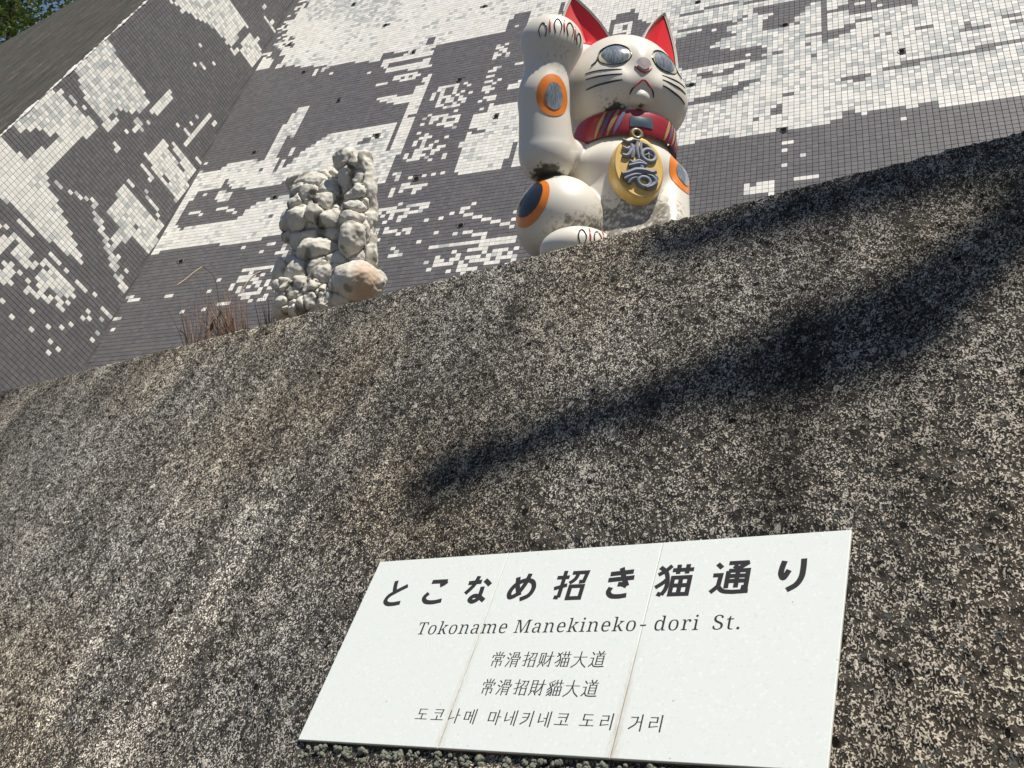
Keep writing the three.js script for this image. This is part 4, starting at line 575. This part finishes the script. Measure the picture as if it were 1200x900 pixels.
  // collar: a band round the neck with painted stripes and a bell loop
  {
    const K = 90, J = 10, P = [], I = [], Y0 = 0.422, Y1 = 0.496; for (let i = 0; i <= K; i++) { const a = i / K * Math.PI * 2; for (let j = 0; j <= J; j++) { const v = j / J, b = Math.sin(Math.PI * v); const r = 0.140 + 0.005 * Math.pow(b, 0.5); P.push(Math.sin(a) * r * 1.03, mix(Y0, Y1, v), Math.cos(a) * r * 0.98 + 0.006); } }
    for (let i = 0; i < K; i++) for (let j = 0; j < J; j++) { const a = i * (J + 1) + j, b = a + J + 1; I.push(a, b, a + 1, b, b + 1, a + 1); }
    const band = mesh('collar', geoFrom(P, I), gl([0.30, 0.005, 0.012], 0.42), cat);
    const strip = (a0, lean, w, mat) => { const p = [], q = []; for (let j = 0; j <= 12; j++) { const v = j / 12, b = Math.sin(Math.PI * v), r = 0.140 + 0.005 * Math.pow(b, 0.5) + 0.0012, ww = w * (0.35 + 0.65 * b); for (const s of [-1, 1]) { const a = a0 + lean * (v - 0.5) + s * ww; p.push(Math.sin(a) * r * 1.03, mix(Y0, Y1, v), Math.cos(a) * r * 0.98 + 0.006); } if (j) { const k = j * 2; q.push(k - 2, k - 1, k, k - 1, k + 1, k); } } mesh('collar_stripe', geoFrom(p, q), mat, band); };
    const cs = [gl([0.42, 0.30, 0.12]), gl([0.10, 0.09, 0.17]), gl([0.36, 0.25, 0.11]), gl([0.15, 0.17, 0.27])]; cs.forEach((m, k) => { strip(-0.78 + k * 0.125, 0.24, 0.042, m); strip(0.60 + k * 0.125, 0.20, 0.040, m); });
    const p2 = [], q2 = []; for (let i = 0; i <= 16; i++) for (let j = 0; j <= 8; j++) { const a = -0.22 + 0.44 * i / 16, v = 0.26 + 0.42 * j / 8, r = 0.1462 + 0.002 * Math.sin(Math.PI * i / 16) * Math.sin(Math.PI * j / 8); p2.push(Math.sin(a) * r * 1.03, mix(Y0, Y1, v), Math.cos(a) * r * 0.98 + 0.006); } for (let i = 0; i < 16; i++) for (let j = 0; j < 8; j++) { const a = i * 9 + j, b = a + 9; q2.push(a, b, a + 1, b, b + 1, a + 1); }
    mesh('collar_patch', geoFrom(p2, q2), gl([0.07, 0.10, 0.12]), band);
    const kn = new THREE.SphereGeometry(0.024, 20, 14); kn.scale(1.3, 0.8, 0.9); const o = mesh('collar_knot', kn, gl([0.50, 0.01, 0.012]), band); o.position.set(0.130, 0.418, -0.06);
  }
  // gold plaque with two raised characters
  {
    const py = 0.312, O2 = shoot(V3(-0.016, py, 0.45), FR); const pl = new THREE.Group(); pl.name = 'gold_plaque'; pl.position.copy(O2); pl.position.z += 0.004; pl.position.y = py; pl.rotation.x = -0.08; pl.scale.setScalar(0.93); cat.add(pl);
    const P = [], I = [], R = 14, T = 56, rx = 0.079, ry = 0.108; const prof = (q) => 0.016 - 0.010 * q * q + (q > 0.82 ? 0.004 * Math.sin(Math.PI * (q - 0.82) / 0.18) : 0) - (q > 0.97 ? 0.03 : 0);
    P.push(0, 0, prof(0)); for (let r = 1; r <= R + 1; r++) for (let t = 0; t < T; t++) { const q = Math.min(1, r / R), a = t / T * Math.PI * 2; P.push(Math.cos(a) * rx * q, Math.sin(a) * ry * q, r > R ? -0.03 : prof(q) + (r === R ? 0.012 : 0)); }
    for (let t = 0; t < T; t++) { I.push(0, 1 + t, 1 + (t + 1) % T); for (let r = 1; r <= R; r++) { const a = 1 + (r - 1) * T + t, b = 1 + (r - 1) * T + (t + 1) % T; I.push(a, a + T, b, b, a + T, b + T); } }
    mesh('plate', geoFrom(P, I), GOLD, pl);
    const rib = (name, pts, r, mat = GREY, closed = false) => { const cc = new THREE.CatmullRomCurve3(pts.map(([x, y]) => V3(x, y, 0.018 - 0.9 * (x * x + y * y * 0.4) * 1.0)), closed); const g = new THREE.TubeGeometry(cc, 26, r, 8, closed); const pp = g.attributes.position; if (!closed) for (let i = 0; i <= 26; i++) { const m = cc.getPointAt(i / 26), k = 0.45 + 0.55 * Math.sin(Math.PI * clamp(0.14 + 0.72 * i / 26)); for (let j = 0; j <= 8; j++) { const w = i * 9 + j; pp.setXYZ(w, m.x + (pp.getX(w) - m.x) * k, m.y + (pp.getY(w) - m.y) * k, m.z + (pp.getZ(w) - m.z) * k); } } g.computeVertexNormals(); return mesh(name, g, mat, pl); };
    const IN = std([0.16, 0.18, 0.22], 0.6);
    for (const [p, r] of [[[[-0.048, 0.058], [-0.036, 0.050], [-0.026, 0.060]], 0.0065], [[[-0.050, 0.030], [-0.036, 0.028], [-0.024, 0.044], [-0.014, 0.066]], 0.0075], [[[-0.046, 0.084], [-0.030, 0.076], [-0.014, 0.084], [0.004, 0.084]], 0.0062], [[[-0.022, 0.070], [-0.018, 0.040], [-0.022, 0.022]], 0.0070], [[[-0.002, 0.082], [-0.006, 0.052], [-0.002, 0.022]], 0.0060], [[[0.010, 0.080], [0.006, 0.056], [0.010, 0.026]], 0.0050], [[[0.012, 0.078], [0.026, 0.072], [0.036, 0.062]], 0.0058], [[[0.018, 0.058], [0.030, 0.060], [0.036, 0.048]], 0.005]]) rib('character_stroke', p, r, GREY);
    rib('character_ring', Array.from({ length: 10 }, (_, i) => [0.029 + 0.021 * Math.cos(i * 0.6283), 0.038 + 0.020 * Math.sin(i * 0.6283)]), 0.0064, GREY, true); rib('character_stroke', [[0.016, 0.036], [0.030, 0.042], [0.042, 0.036]], 0.004, IN); rib('character_stroke', [[0.029, 0.052], [0.029, 0.026]], 0.0036, IN);
    for (const [p, r] of [[[[-0.030, 0.012], [-0.020, 0.004], [-0.004, 0.012], [0.018, 0.006]], 0.0085], [[[-0.034, -0.006], [-0.020, -0.002], [0.0, 0.004], [0.020, 0.004]], 0.0095], [[[-0.054, -0.034], [-0.036, -0.030], [-0.014, -0.020], [0.010, -0.018], [0.034, -0.020], [0.046, -0.012]], 0.0115], [[[-0.048, -0.050], [-0.034, -0.042], [-0.016, -0.034], [0.004, -0.030]], 0.0095], [[[-0.036, -0.062], [-0.026, -0.048], [-0.008, -0.040]], 0.008], [[[0.000, 0.010], [0.004, -0.012], [-0.004, -0.034]], 0.0085], [[[0.016, -0.028], [0.034, -0.034], [0.044, -0.048], [0.034, -0.062], [0.014, -0.070]], 0.0095], [[[0.040, -0.024], [0.048, -0.034], [0.044, -0.044]], 0.007]]) rib('character_stroke', p, r, IN);
    rib('character_ring', Array.from({ length: 10 }, (_, i) => [0.010 + 0.018 * Math.cos(i * 0.6283), -0.052 + 0.015 * Math.sin(i * 0.6283)]), 0.007, IN, true);
    const loop = new THREE.TorusGeometry(0.014, 0.0075, 10, 20); const lo = mesh('plaque_loop', loop, gl([0.16, 0.13, 0.04], 0.5), pl); lo.position.set(0, 0.112, 0.006);
  }
  // orange rings with a dark blue-grey middle
  const DARK = gl([0.020, 0.022, 0.026], 0.16);
  const a1 = patch('orange_spot', -0.252, 0.492, oval(0.044, 0.060, 0.0), 0.0012, ORANGE); planarUV(patch('spot_middle', -0.250, 0.488, oval(0.024, 0.038), 0.0028, IRIS, a1), 6);
  const dl = V3(0.86, -0.10, -0.48).normalize(); const a2 = patch('orange_spot', -0.205, 0.190, oval(0.068, 0.068, -0.25), 0.0012, ORANGE, cat, dl, 0.055); patch('spot_middle', -0.205, 0.197, oval(0.050, 0.050, -0.2), 0.0028, DARK, a2, dl, 0.055);
  const dr = V3(-0.22, 0.0, -0.97).normalize(); const a3 = patch('orange_spot', 0.110, 0.338, oval(0.044, 0.062, 0.1), 0.0012, ORANGE, cat, dr, 0.045); planarUV(patch('spot_middle', 0.116, 0.336, oval(0.024, 0.036, 0.1), 0.0028, IRIS, a3, dr, 0.045), 6);
  // toes of the raised paw and of the foot: dark claw outlines with red lines between them
  const REDL = gl([0.42, 0.045, 0.045], 0.4), DIRT = gl([0.05, 0.045, 0.035], 0.6);
  const toe = (cx, cy, w, h, f) => stroke('claw_line', [[cx - w * 0.55, cy - h], [cx - w, cy], [cx - w * 0.5, cy + h * 0.75], [cx, cy + h], [cx + w * 0.5, cy + h * 0.75], [cx + w, cy], [cx + w * 0.55, cy - h]], 0.0021, DIRT, cat, FR, 0.0004);
  const px = [[-0.286, 0.672, 0.010, 0.021], [-0.247, 0.684, 0.0105, 0.023], [-0.212, 0.682, 0.0105, 0.022], [-0.183, 0.668, 0.008, 0.017]]; px.forEach((q) => toe(...q));
  for (const [x, y] of [[-0.268, 0.683], [-0.229, 0.688], [-0.196, 0.678]]) stroke('toe_line', [[x, y - 0.021], [x - 0.001, y], [x + 0.001, y + 0.020]], 0.0026, REDL, cat, FR, 0.0004);
  for (const x of [-0.200, -0.160, -0.125]) toe(x, 0.056, 0.010, 0.020); for (const x of [-0.180, -0.143, -0.110]) stroke('toe_line', [[x, 0.040], [x, 0.060], [x + 0.001, 0.082]], 0.0026, REDL, cat, FR, 0.0004);
  console.log('cat tris', idx.length / 3);
}

// ---------------------------------------------------------------- the lumpy stoneware cat
{
  const base = atRange(385, 360, 3.05); base.y = LEDGE_Y - 0.008;
  const st = thing('stoneware_cat', 'rough pale cat figure heaped from lumps of stoneware clay on the ledge', 'cat statue', base);
  const blobs = []; // crop pixel x, y, half width, half height, setback in metres
  const B = [[420, 112, 60, 48, 0.02], [432, 182, 46, 52, 0.03], [330, 185, 42, 36, 0.10], [368, 200, 30, 50, 0.09], [475, 262, 38, 30, 0.0], [400, 345, 30, 28, 0.03], [452, 335, 52, 27, 0.0], [442, 390, 60, 33, -0.01], [440, 472, 58, 78, -0.02], [162, 215, 18, 38, 0.10], [212, 212, 52, 30, 0.06], [300, 238, 72, 38, 0.06], [345, 265, 40, 42, 0.03], [216, 256, 46, 28, 0.03], [252, 282, 36, 34, 0.01], [320, 302, 38, 38, 0.0], [195, 312, 40, 26, 0.0], [200, 380, 46, 52, -0.02], [272, 350, 40, 40, -0.02], [340, 385, 46, 36, -0.01], [150, 392, 32, 48, 0.03], [380, 340, 26, 26, 0.02], [160, 458, 38, 34, 0.04], [262, 425, 80, 40, 0.03], [292, 532, 96, 52, 0.0], [250, 488, 86, 46, 0.03], [352, 455, 52, 44, 0.02], [212, 540, 40, 50, 0.05], [112, 612, 34, 46, 0.0], [200, 632, 62, 54, -0.02], [165, 580, 40, 24, 0.02], [292, 602, 56, 46, -0.01], [330, 642, 66, 58, -0.03], [388, 580, 52, 44, 0.0], [462, 676, 118, 84, -0.02], [555, 690, 34, 54, 0.04], [450, 600, 60, 40, 0.03], [150, 720, 50, 60, 0.0], [230, 730, 60, 60, -0.02], [310, 730, 50, 50, -0.03], [380, 760, 70, 26, -0.05], [180, 800, 90, 60, 0.0], [320, 820, 110, 60, 0.0], [450, 800, 110, 60, 0.02], [470, 125, 52, 48, 0.03], [490, 205, 42, 62, 0.04], [495, 330, 40, 62, 0.04], [500, 470, 44, 90, 0.04], [490, 570, 62, 58, 0.03], [350, 230, 50, 44, 0.08], [250, 230, 70, 44, 0.07]];
  const s = 3.911, local = (x, y, back) => { const px = 300 + x / s, py = 160 + y / s; const D = 3.0 - (px - 385) * 0.0018 + back; const P = atRange(px, py, D); const depth = -(P.z) * CP + (P.y - EYE) * SP; return { P: P.sub(base), m: depth / FPX / s }; };
  let q = 77; const r2 = () => { q = (q * 16807) % 2147483647; return q / 2147483647; };
  for (const [x, y, a, b, back] of B) { const { P, m } = local(x, y, back + 0.05); blobs.push({ c: [P.x, P.y, P.z], r: [a * m * 1.12, b * m * 1.22, Math.min(0.085, (a + b) * 0.5 * m * 1.2)] }); }
  for (let k = 0; k < 46; k++) { const x = 110 + r2() * 240, y = 660 + r2() * 150; if (x < 100 + (800 - y) * 0.05) continue; const { P, m } = local(x, y, -0.035 + r2() * 0.02); const a = 13 + r2() * 20; blobs.push({ c: [P.x, P.y, P.z], r: [a * m, a * m * (0.8 + r2() * 0.5), a * m] }); }
  for (const b of blobs) b.R2 = Math.pow(Math.max(...b.r) + 0.03, 2);
  const ridge = [[492, 100, 0.05], [512, 170, 0.06], [520, 260, 0.06], [515, 350, 0.07], [510, 450, 0.06], [522, 545, 0.05], [510, 600, 0.06]].map(([x, y, b]) => { const l = local(x, y, b + 0.02); return [l.P.x, l.P.y, l.P.z, 40 * l.m]; });
  const core = [[300, 300, 0.14], [300, 520, 0.14], [320, 720, 0.14]].map(([x, y, b]) => { const l = local(x, y, b); return [l.P.x, l.P.y, l.P.z]; }), armc = [[450, 150, 0.10], [460, 420, 0.09]].map(([x, y, b]) => { const l = local(x, y, b); return [l.P.x, l.P.y, l.P.z]; });
  function f(x, y, z) {
    let d = cone(x, y, z, core[0], core[1], 0.10, 0.085); d = Math.min(d, cone(x, y, z, core[1], core[2], 0.085, 0.13)); d = Math.min(d, cone(x, y, z, armc[0], armc[1], 0.036, 0.055));
    const wx = x + 0.010 * n3(x * 22, y * 22, z * 22), wy = y + 0.010 * n3(x * 22 + 7, y * 22, z * 22), wz = z; let e1 = 9, e2 = 9;
    for (const b of blobs) { const dx = x - b.c[0], dy = y - b.c[1], dz = z - b.c[2]; if (dx * dx + dy * dy + dz * dz > b.R2) continue; const e = ell(wx, wy, wz, b.c, b.r); if (e < e1) { e2 = e1; e1 = e; } else if (e < e2) e2 = e; d = smin(d, e, 0.028); }
    let rg = 9; for (let i = 0; i + 1 < ridge.length; i++) rg = Math.min(rg, cone(x, y, z, ridge[i], ridge[i + 1], ridge[i][3], ridge[i + 1][3])); rg += 0.008 * n3(x * 60, y * 14, z * 60); if (rg < e1) { e2 = e1; e1 = rg; } else if (rg < e2) e2 = rg; d = smin(d, rg, 0.02);
    if (d < 0.03) { d += 0.017 * Math.exp(-Math.max(0, e2 - e1) / 0.0038) * (0.6 + 0.8 * Math.abs(n3(x * 15, y * 15, z * 15 + 4))); d += 0.004 * n3(x * 30, y * 30, z * 30) + 0.0026 * n3(x * 75, y * 75, z * 75) + 0.005 * Math.abs(n3(x * 19 + 3, y * 25, z * 19)); }
    return y < 0 ? Math.max(d, -y) : d;
  }
  const { pos, idx, nor } = nets(f, [-0.32, -0.012, -0.32], [0.30, 0.74, 0.30], 0.0050); const col = [], rust = local(492, 675, 0.0).P;
  for (let i = 0; i < pos.length; i += 3) { const x = pos[i], y = pos[i + 1], z = pos[i + 2], a = n3(x * 14, y * 14, z * 14), b = n3(x * 60, y * 60, z * 60); let c = [0.55 + 0.12 * a + 0.08 * b, 0.52 + 0.12 * a + 0.08 * b, 0.455 + 0.10 * a + 0.07 * b]; const st2 = sstep(0.24, 0.46, n3(x * 26 + 9, y * 9, z * 26) + 0.2 * b); c = c.map((v, k) => mix(v, [0.16, 0.145, 0.11][k], st2 * 0.85)); const rr = sstep(0.075, 0.03, Math.hypot(x - rust.x, y - rust.y, z - rust.z) + 0.03 * a + 0.012 * b); c = c.map((v, k) => mix(v, [0.50, 0.33, 0.20][k], rr * 0.7)); col.push(...c); }
  mesh('body', geoFrom(pos, idx, { color: col, normal: nor }), new THREE.MeshPhysicalMaterial({ vertexColors: true, roughness: 0.72, side: THREE.DoubleSide }), st);
  console.log('stoneware tris', idx.length / 3);
}

// ---------------------------------------------------------------- dry grass on the ledge
function tuft(pxs, label, count, spreadM, hMin, hMax, cols, lean, stems) {
  const foot = atRange(pxs[0], pxs[1], pxs[2]); foot.y = LEDGE_Y - 0.01; const t = thing('dry_grass_tuft', label, 'grass tuft', foot, 'dry grass growing along the ledge'); const by = cols.map(() => []);
  const blade = (p0, dir, h, w, curl) => { const pts = [], idx = [], N = 6; let p = p0.clone(), d = dir.clone(); const side = V3(rnd() - 0.5, 0, rnd() - 0.5).normalize(); for (let i = 0; i <= N; i++) { const ww = w * (1 - i / N * 0.85); pts.push(p.x - side.x * ww, p.y, p.z - side.z * ww, p.x + side.x * ww, p.y, p.z + side.z * ww); p.addScaledVector(d, h / N); d.y -= curl / N; d.normalize(); } for (let i = 0; i < N; i++) idx.push(i * 2, i * 2 + 1, i * 2 + 2, i * 2 + 1, i * 2 + 3, i * 2 + 2); return geoFrom(pts, idx); };
  for (let k = 0; k < count; k++) { const a = rnd() * 6.28, r = spreadM * Math.sqrt(rnd()); by[Math.floor(rnd() * cols.length)].push(blade(V3(Math.cos(a) * r, 0, Math.sin(a) * r * 0.6), V3(lean + (rnd() - 0.5) * 0.5, 1, (rnd() - 0.5) * 0.5).normalize(), mix(hMin, hMax, rnd()), 0.0011 + rnd() * 0.0018, rnd() * rnd() * 1.6)); }
  by.forEach((g, i) => { if (!g.length) return; const m = mesh('blades', mergeGeometries(g), std(cols[i], 0.85, { transmission: 0.25 }), t); m.userData.kind = 'stuff'; });
  for (const [pl, r, c] of stems || []) { const cv = new THREE.CatmullRomCurve3(pl.map(([x, y, D]) => atRange(x, y, D).sub(foot))); mesh('stem', new THREE.TubeGeometry(cv, 40, r, 5), std(c, 0.85), t); }
}
const BR = [[0.21, 0.11, 0.075], [0.30, 0.17, 0.11], [0.16, 0.09, 0.06], [0.34, 0.24, 0.15]];
tuft([284, 385, 3.35], 'tall reddish dry grass tuft with one long arched stem beside the stoneware cat', 190, 0.040, 0.14, 0.31, BR, -0.30, [[[[259, 398, 3.3], [256, 350, 3.3], [251, 325, 3.3], [243, 316, 3.3], [237, 313, 3.3]], 0.0014, [0.10, 0.075, 0.05]], [[[237, 313, 3.3], [228, 319, 3.3], [217, 328, 3.3], [208, 334, 3.3]], 0.0028, [0.55, 0.40, 0.28]], [[[281, 344, 3.32], [290, 331, 3.32], [300, 321, 3.32], [308, 318, 3.32]], 0.0026, [0.52, 0.38, 0.27]]]);
tuft([238, 398, 3.45], 'low reddish dry grass tuft standing apart with thin bent stems', 85, 0.042, 0.10, 0.30, BR, -0.03, [[[[220, 400, 3.45], [217, 392, 3.45], [211, 386, 3.45]], 0.003, [0.10, 0.09, 0.07]], [[[221, 398, 3.45], [219, 382, 3.45], [218, 370, 3.45]], 0.0015, [0.14, 0.11, 0.07]]]);
tuft([321, 372, 3.28], 'short reddish dry grass tuft against the foot of the stoneware cat', 70, 0.022, 0.15, 0.25, BR, 0.0, []);
{ // a green seedling between the tufts
  const foot = atRange(254, 392, 3.35); foot.y = LEDGE_Y - 0.01; const t = thing('seedling', 'tiny green leafy seedling between the dry grass tufts', 'plant', foot);
  const top = atRange(255, 371, 3.35).sub(foot), low = atRange(248, 383, 3.35).sub(foot);
  mesh('stem', new THREE.TubeGeometry(new THREE.CatmullRomCurve3([V3(0, 0, 0), top.clone().multiplyScalar(0.5).add(V3(0.006, 0, 0)), top]), 12, 0.0015, 5), std([0.10, 0.10, 0.05], 0.9), t);
  const leaf = (P, a, b, c, tilt) => { const s = new THREE.Shape(); s.moveTo(0, -a); s.quadraticCurveTo(b, 0, 0, a); s.quadraticCurveTo(-b, 0, 0, -a); const g = new THREE.ShapeGeometry(s, 6); g.rotateX(tilt).rotateY(tilt * 2.2).translate(P.x, P.y, P.z); mesh('leaf', g, std(c, 0.6, { transmission: 0.3 }), t); };
  leaf(top, 0.016, 0.015, [0.09, 0.17, 0.03], -0.5); leaf(top.clone().add(V3(0.010, 0.006, 0.01)), 0.013, 0.012, [0.12, 0.22, 0.04], 0.4); leaf(top.clone().add(V3(-0.008, -0.012, 0)), 0.012, 0.011, [0.08, 0.13, 0.03], 0.9); leaf(low, 0.017, 0.013, [0.07, 0.05, 0.03], 0.3); leaf(low.clone().add(V3(-0.012, -0.012, 0.0)), 0.014, 0.012, [0.10, 0.05, 0.03], -0.6);
}

// ---------------------------------------------------------------- lichen clumps under the sign
{
  const parts = []; const ico = new THREE.IcosahedronGeometry(1, 1);
  for (let k = 0; k < 300; k++) {
    const cl = Math.floor(rnd() * 26), u = SU + 0.02 + 0.033 * cl + (n3(cl * 3.3, 1) * 0.02) + (rnd() - 0.5) * 0.018, w = SV - 0.007 - rnd() * rnd() * 0.022; const r = 0.0018 + rnd() * 0.0036; const g = ico.clone(); const p = g.attributes.position; const o = rnd() * 90;
    for (let i = 0; i < p.count; i++) { const k2 = r * (1 + 0.45 * n3(p.getX(i) * 2 + o, p.getY(i) * 2, p.getZ(i) * 2)); p.setXYZ(i, p.getX(i) * k2, p.getY(i) * k2, p.getZ(i) * k2); }
    const q = W3(u, w, SURF + 0.002 + rnd() * 0.006); g.translate(q.x, q.y, q.z); g.computeVertexNormals(); parts.push(g);
  }
  tag(mesh('lichen', mergeGeometries(parts), std([0.17, 0.175, 0.135], 1)), 'crumbly grey green lichen clumps along the lower edge of the white sign', 'lichen', null, 'stuff');
}

// ---------------------------------------------------------------- trees
function leafGeo(P, n, size, out) { // two bent triangles pairs
  const t = V3(rnd() - 0.5, rnd() - 0.5, rnd() - 0.5).cross(n).normalize(), b = n.clone().cross(t); const L = size * (0.7 + rnd() * 0.6), W = L * 0.48; const fold = n.clone().multiplyScalar(W * 0.3);
  const a = P.clone().addScaledVector(t, -L / 2), c = P.clone().addScaledVector(t, L / 2), l = P.clone().addScaledVector(b, W / 2).add(fold), r = P.clone().addScaledVector(b, -W / 2).add(fold), k = out.pos.length / 3;
  for (const v of [a, l, c, r]) out.pos.push(v.x, v.y, v.z); out.idx.push(k, k + 1, k + 2, k, k + 2, k + 3);
}
function limb(parent, name, pts, r0, r1, mat) { const c = new THREE.CatmullRomCurve3(pts), N = 24, g = new THREE.TubeGeometry(c, N, 1, 9), p = g.attributes.position; for (let i = 0; i <= N; i++) { const m = c.getPointAt(i / N), r = mix(r0, r1, i / N); for (let j = 0; j <= 9; j++) { const w = i * 10 + j, k = r * (1 + 0.15 * n3(i * 0.7, j * 0.9, r0 * 9)); p.setXYZ(w, m.x + (p.getX(w) - m.x) * k, m.y + (p.getY(w) - m.y) * k, m.z + (p.getZ(w) - m.z) * k); } } g.computeVertexNormals(); return mesh(name, g, mat, parent); }
const bark = std([0.05, 0.042, 0.034], 0.95), leafMats = [[0.15, 0.22, 0.04], [0.24, 0.30, 0.08], [0.08, 0.14, 0.03]].map((c) => std(c, 0.5, { transmission: 0.5 }));
{ // the tree on top of the bank, seen above the wall's upper edge
  const foot = atRange(-6, 60, 21); foot.y = W3(0, WTOP, 0).y - 0.6; const t = thing('broadleaf_tree', 'leafy green tree above the top edge of the concrete wall', 'tree', foot);
  const rel = (x, y, D) => atRange(x, y, D).sub(foot);
  limb(t, 'trunk', [V3(0, 0, 0), rel(8, 58, 21), rel(13, 25, 21), rel(16, -30, 21)], 0.085, 0.05, bark); limb(t, 'branch', [rel(13, 25, 21), rel(24, 4, 21.3), rel(34, -30, 21.6)], 0.05, 0.03, bark); limb(t, 'branch', [rel(12, 30, 21), rel(-10, 0, 20.6), rel(-40, -40, 20.4)], 0.06, 0.03, bark);
  const outs = leafMats.map(() => ({ pos: [], idx: [] }));
  for (let c = 0; c < 620; c++) { const cx = -190 + rnd() * 330, cy = -180 + rnd() * 255; const D = 19.6 + rnd() * 4.5; if (fbm(cx * 0.02, cy * 0.02, D * 0.3, 2) < -0.12) continue; const C = rel(cx, cy, D); const n = 34 + Math.floor(rnd() * 34), R = 0.28 + rnd() * 0.35; for (let k = 0; k < n; k++) { const d = V3(rnd() - 0.5, (rnd() - 0.5) * 0.75, rnd() - 0.5).normalize().multiplyScalar(R * Math.cbrt(rnd())); leafGeo(C.clone().add(d), V3(rnd() - 0.5, 0.35 + rnd(), rnd() - 0.5).normalize(), 0.13, outs[Math.floor(rnd() * 3)]); } }
  const crown = new THREE.Group(); crown.name = 'crown'; t.add(crown); outs.forEach((o, i) => { mesh('foliage', geoFrom(o.pos, o.idx), leafMats[i], crown).userData.kind = 'stuff'; });
}
{ // roadside tree behind the camera whose bough throws the mottled shade on the slope
  const foot = V3(5.2, 0, 5.6), t = thing('roadside_tree', 'roadside tree beside the road whose bough shades the concrete slope', 'tree', foot);
  const along = (x, y, T) => hitWall(x, y).P.addScaledVector(SUN, T).sub(foot);
  const T0 = 9;
  const spine1 = [[1330, 200], [1200, 262], [1100, 330], [1010, 388], [880, 420], [760, 462], [640, 505], [520, 560]].map(([x, y], i) => along(x, y, T0 + 0.10 * Math.sin(i))), spine2 = [[1330, 100], [1180, 172], [1040, 198], [900, 235], [780, 278]].map(([x, y], i) => along(x, y, T0 + 0.4 + 0.1 * Math.cos(i)));
  const fork = spine1[0].clone().lerp(spine2[0], 0.5).add(V3(0.8, -0.9, 1.0));
  limb(t, 'trunk', [V3(0, 0, 0), V3(-0.15, 2.6, -0.1), V3(-0.5, 5, -0.9), fork], 0.2, 0.08, bark);
  limb(t, 'branch', [fork, ...spine1], 0.045, 0.006, bark); limb(t, 'branch', [fork, ...spine2], 0.04, 0.006, bark);
  const outs = leafMats.map(() => ({ pos: [], idx: [] }));
  const strew = (list, T) => { for (const [x, y, sx, sy, n, rot] of list) for (let k = 0; k < n * 1.6; k++) { const a = rnd() * 6.283, r = Math.sqrt(-Math.log(1 - 0.93 * rnd())) * 0.62, dx = Math.cos(a) * r * sx, dy = Math.sin(a) * r * sy; const X = x + dx * Math.cos(rot) - dy * Math.sin(rot), Y = y + dx * Math.sin(rot) + dy * Math.cos(rot); leafGeo(along(X, Y, T + (rnd() - 0.5) * 1.2), V3(rnd() - 0.5, 0.6 + rnd(), rnd() - 0.5).normalize(), 0.060, outs[Math.floor(rnd() * 3)]); } };
  strew([[530, 550, 42, 24, 230, -0.4], [590, 524, 50, 22, 120, -0.35], [680, 492, 70, 24, 80, -0.3], [770, 464, 70, 26, 80, -0.28], [860, 436, 80, 36, 150, -0.3], [960, 405, 95, 50, 420, -0.35], [1045, 372, 85, 54, 420, -0.45], [1120, 318, 80, 44, 240, -0.55], [1190, 258, 70, 36, 90, -0.6], [1270, 200, 70, 40, 80, -0.5], [1350, 150, 90, 60, 120, -0.5]], T0);
  strew([[800, 278, 60, 22, 80, -0.25], [880, 254, 70, 24, 130, -0.25], [970, 228, 80, 26, 190, -0.25], [1060, 204, 80, 30, 260, -0.25], [1150, 178, 80, 34, 300, -0.25], [1230, 156, 80, 38, 240, -0.25], [1330, 110, 90, 50, 130, -0.25]], T0 + 0.4);
  const crown = new THREE.Group(); crown.name = 'crown'; t.add(crown); outs.forEach((o, i) => { mesh('foliage', geoFrom(o.pos, o.idx), leafMats[i], crown).userData.kind = 'stuff'; });
}
scene.updateMatrixWorld(true);
renderer.render(scene, camera);
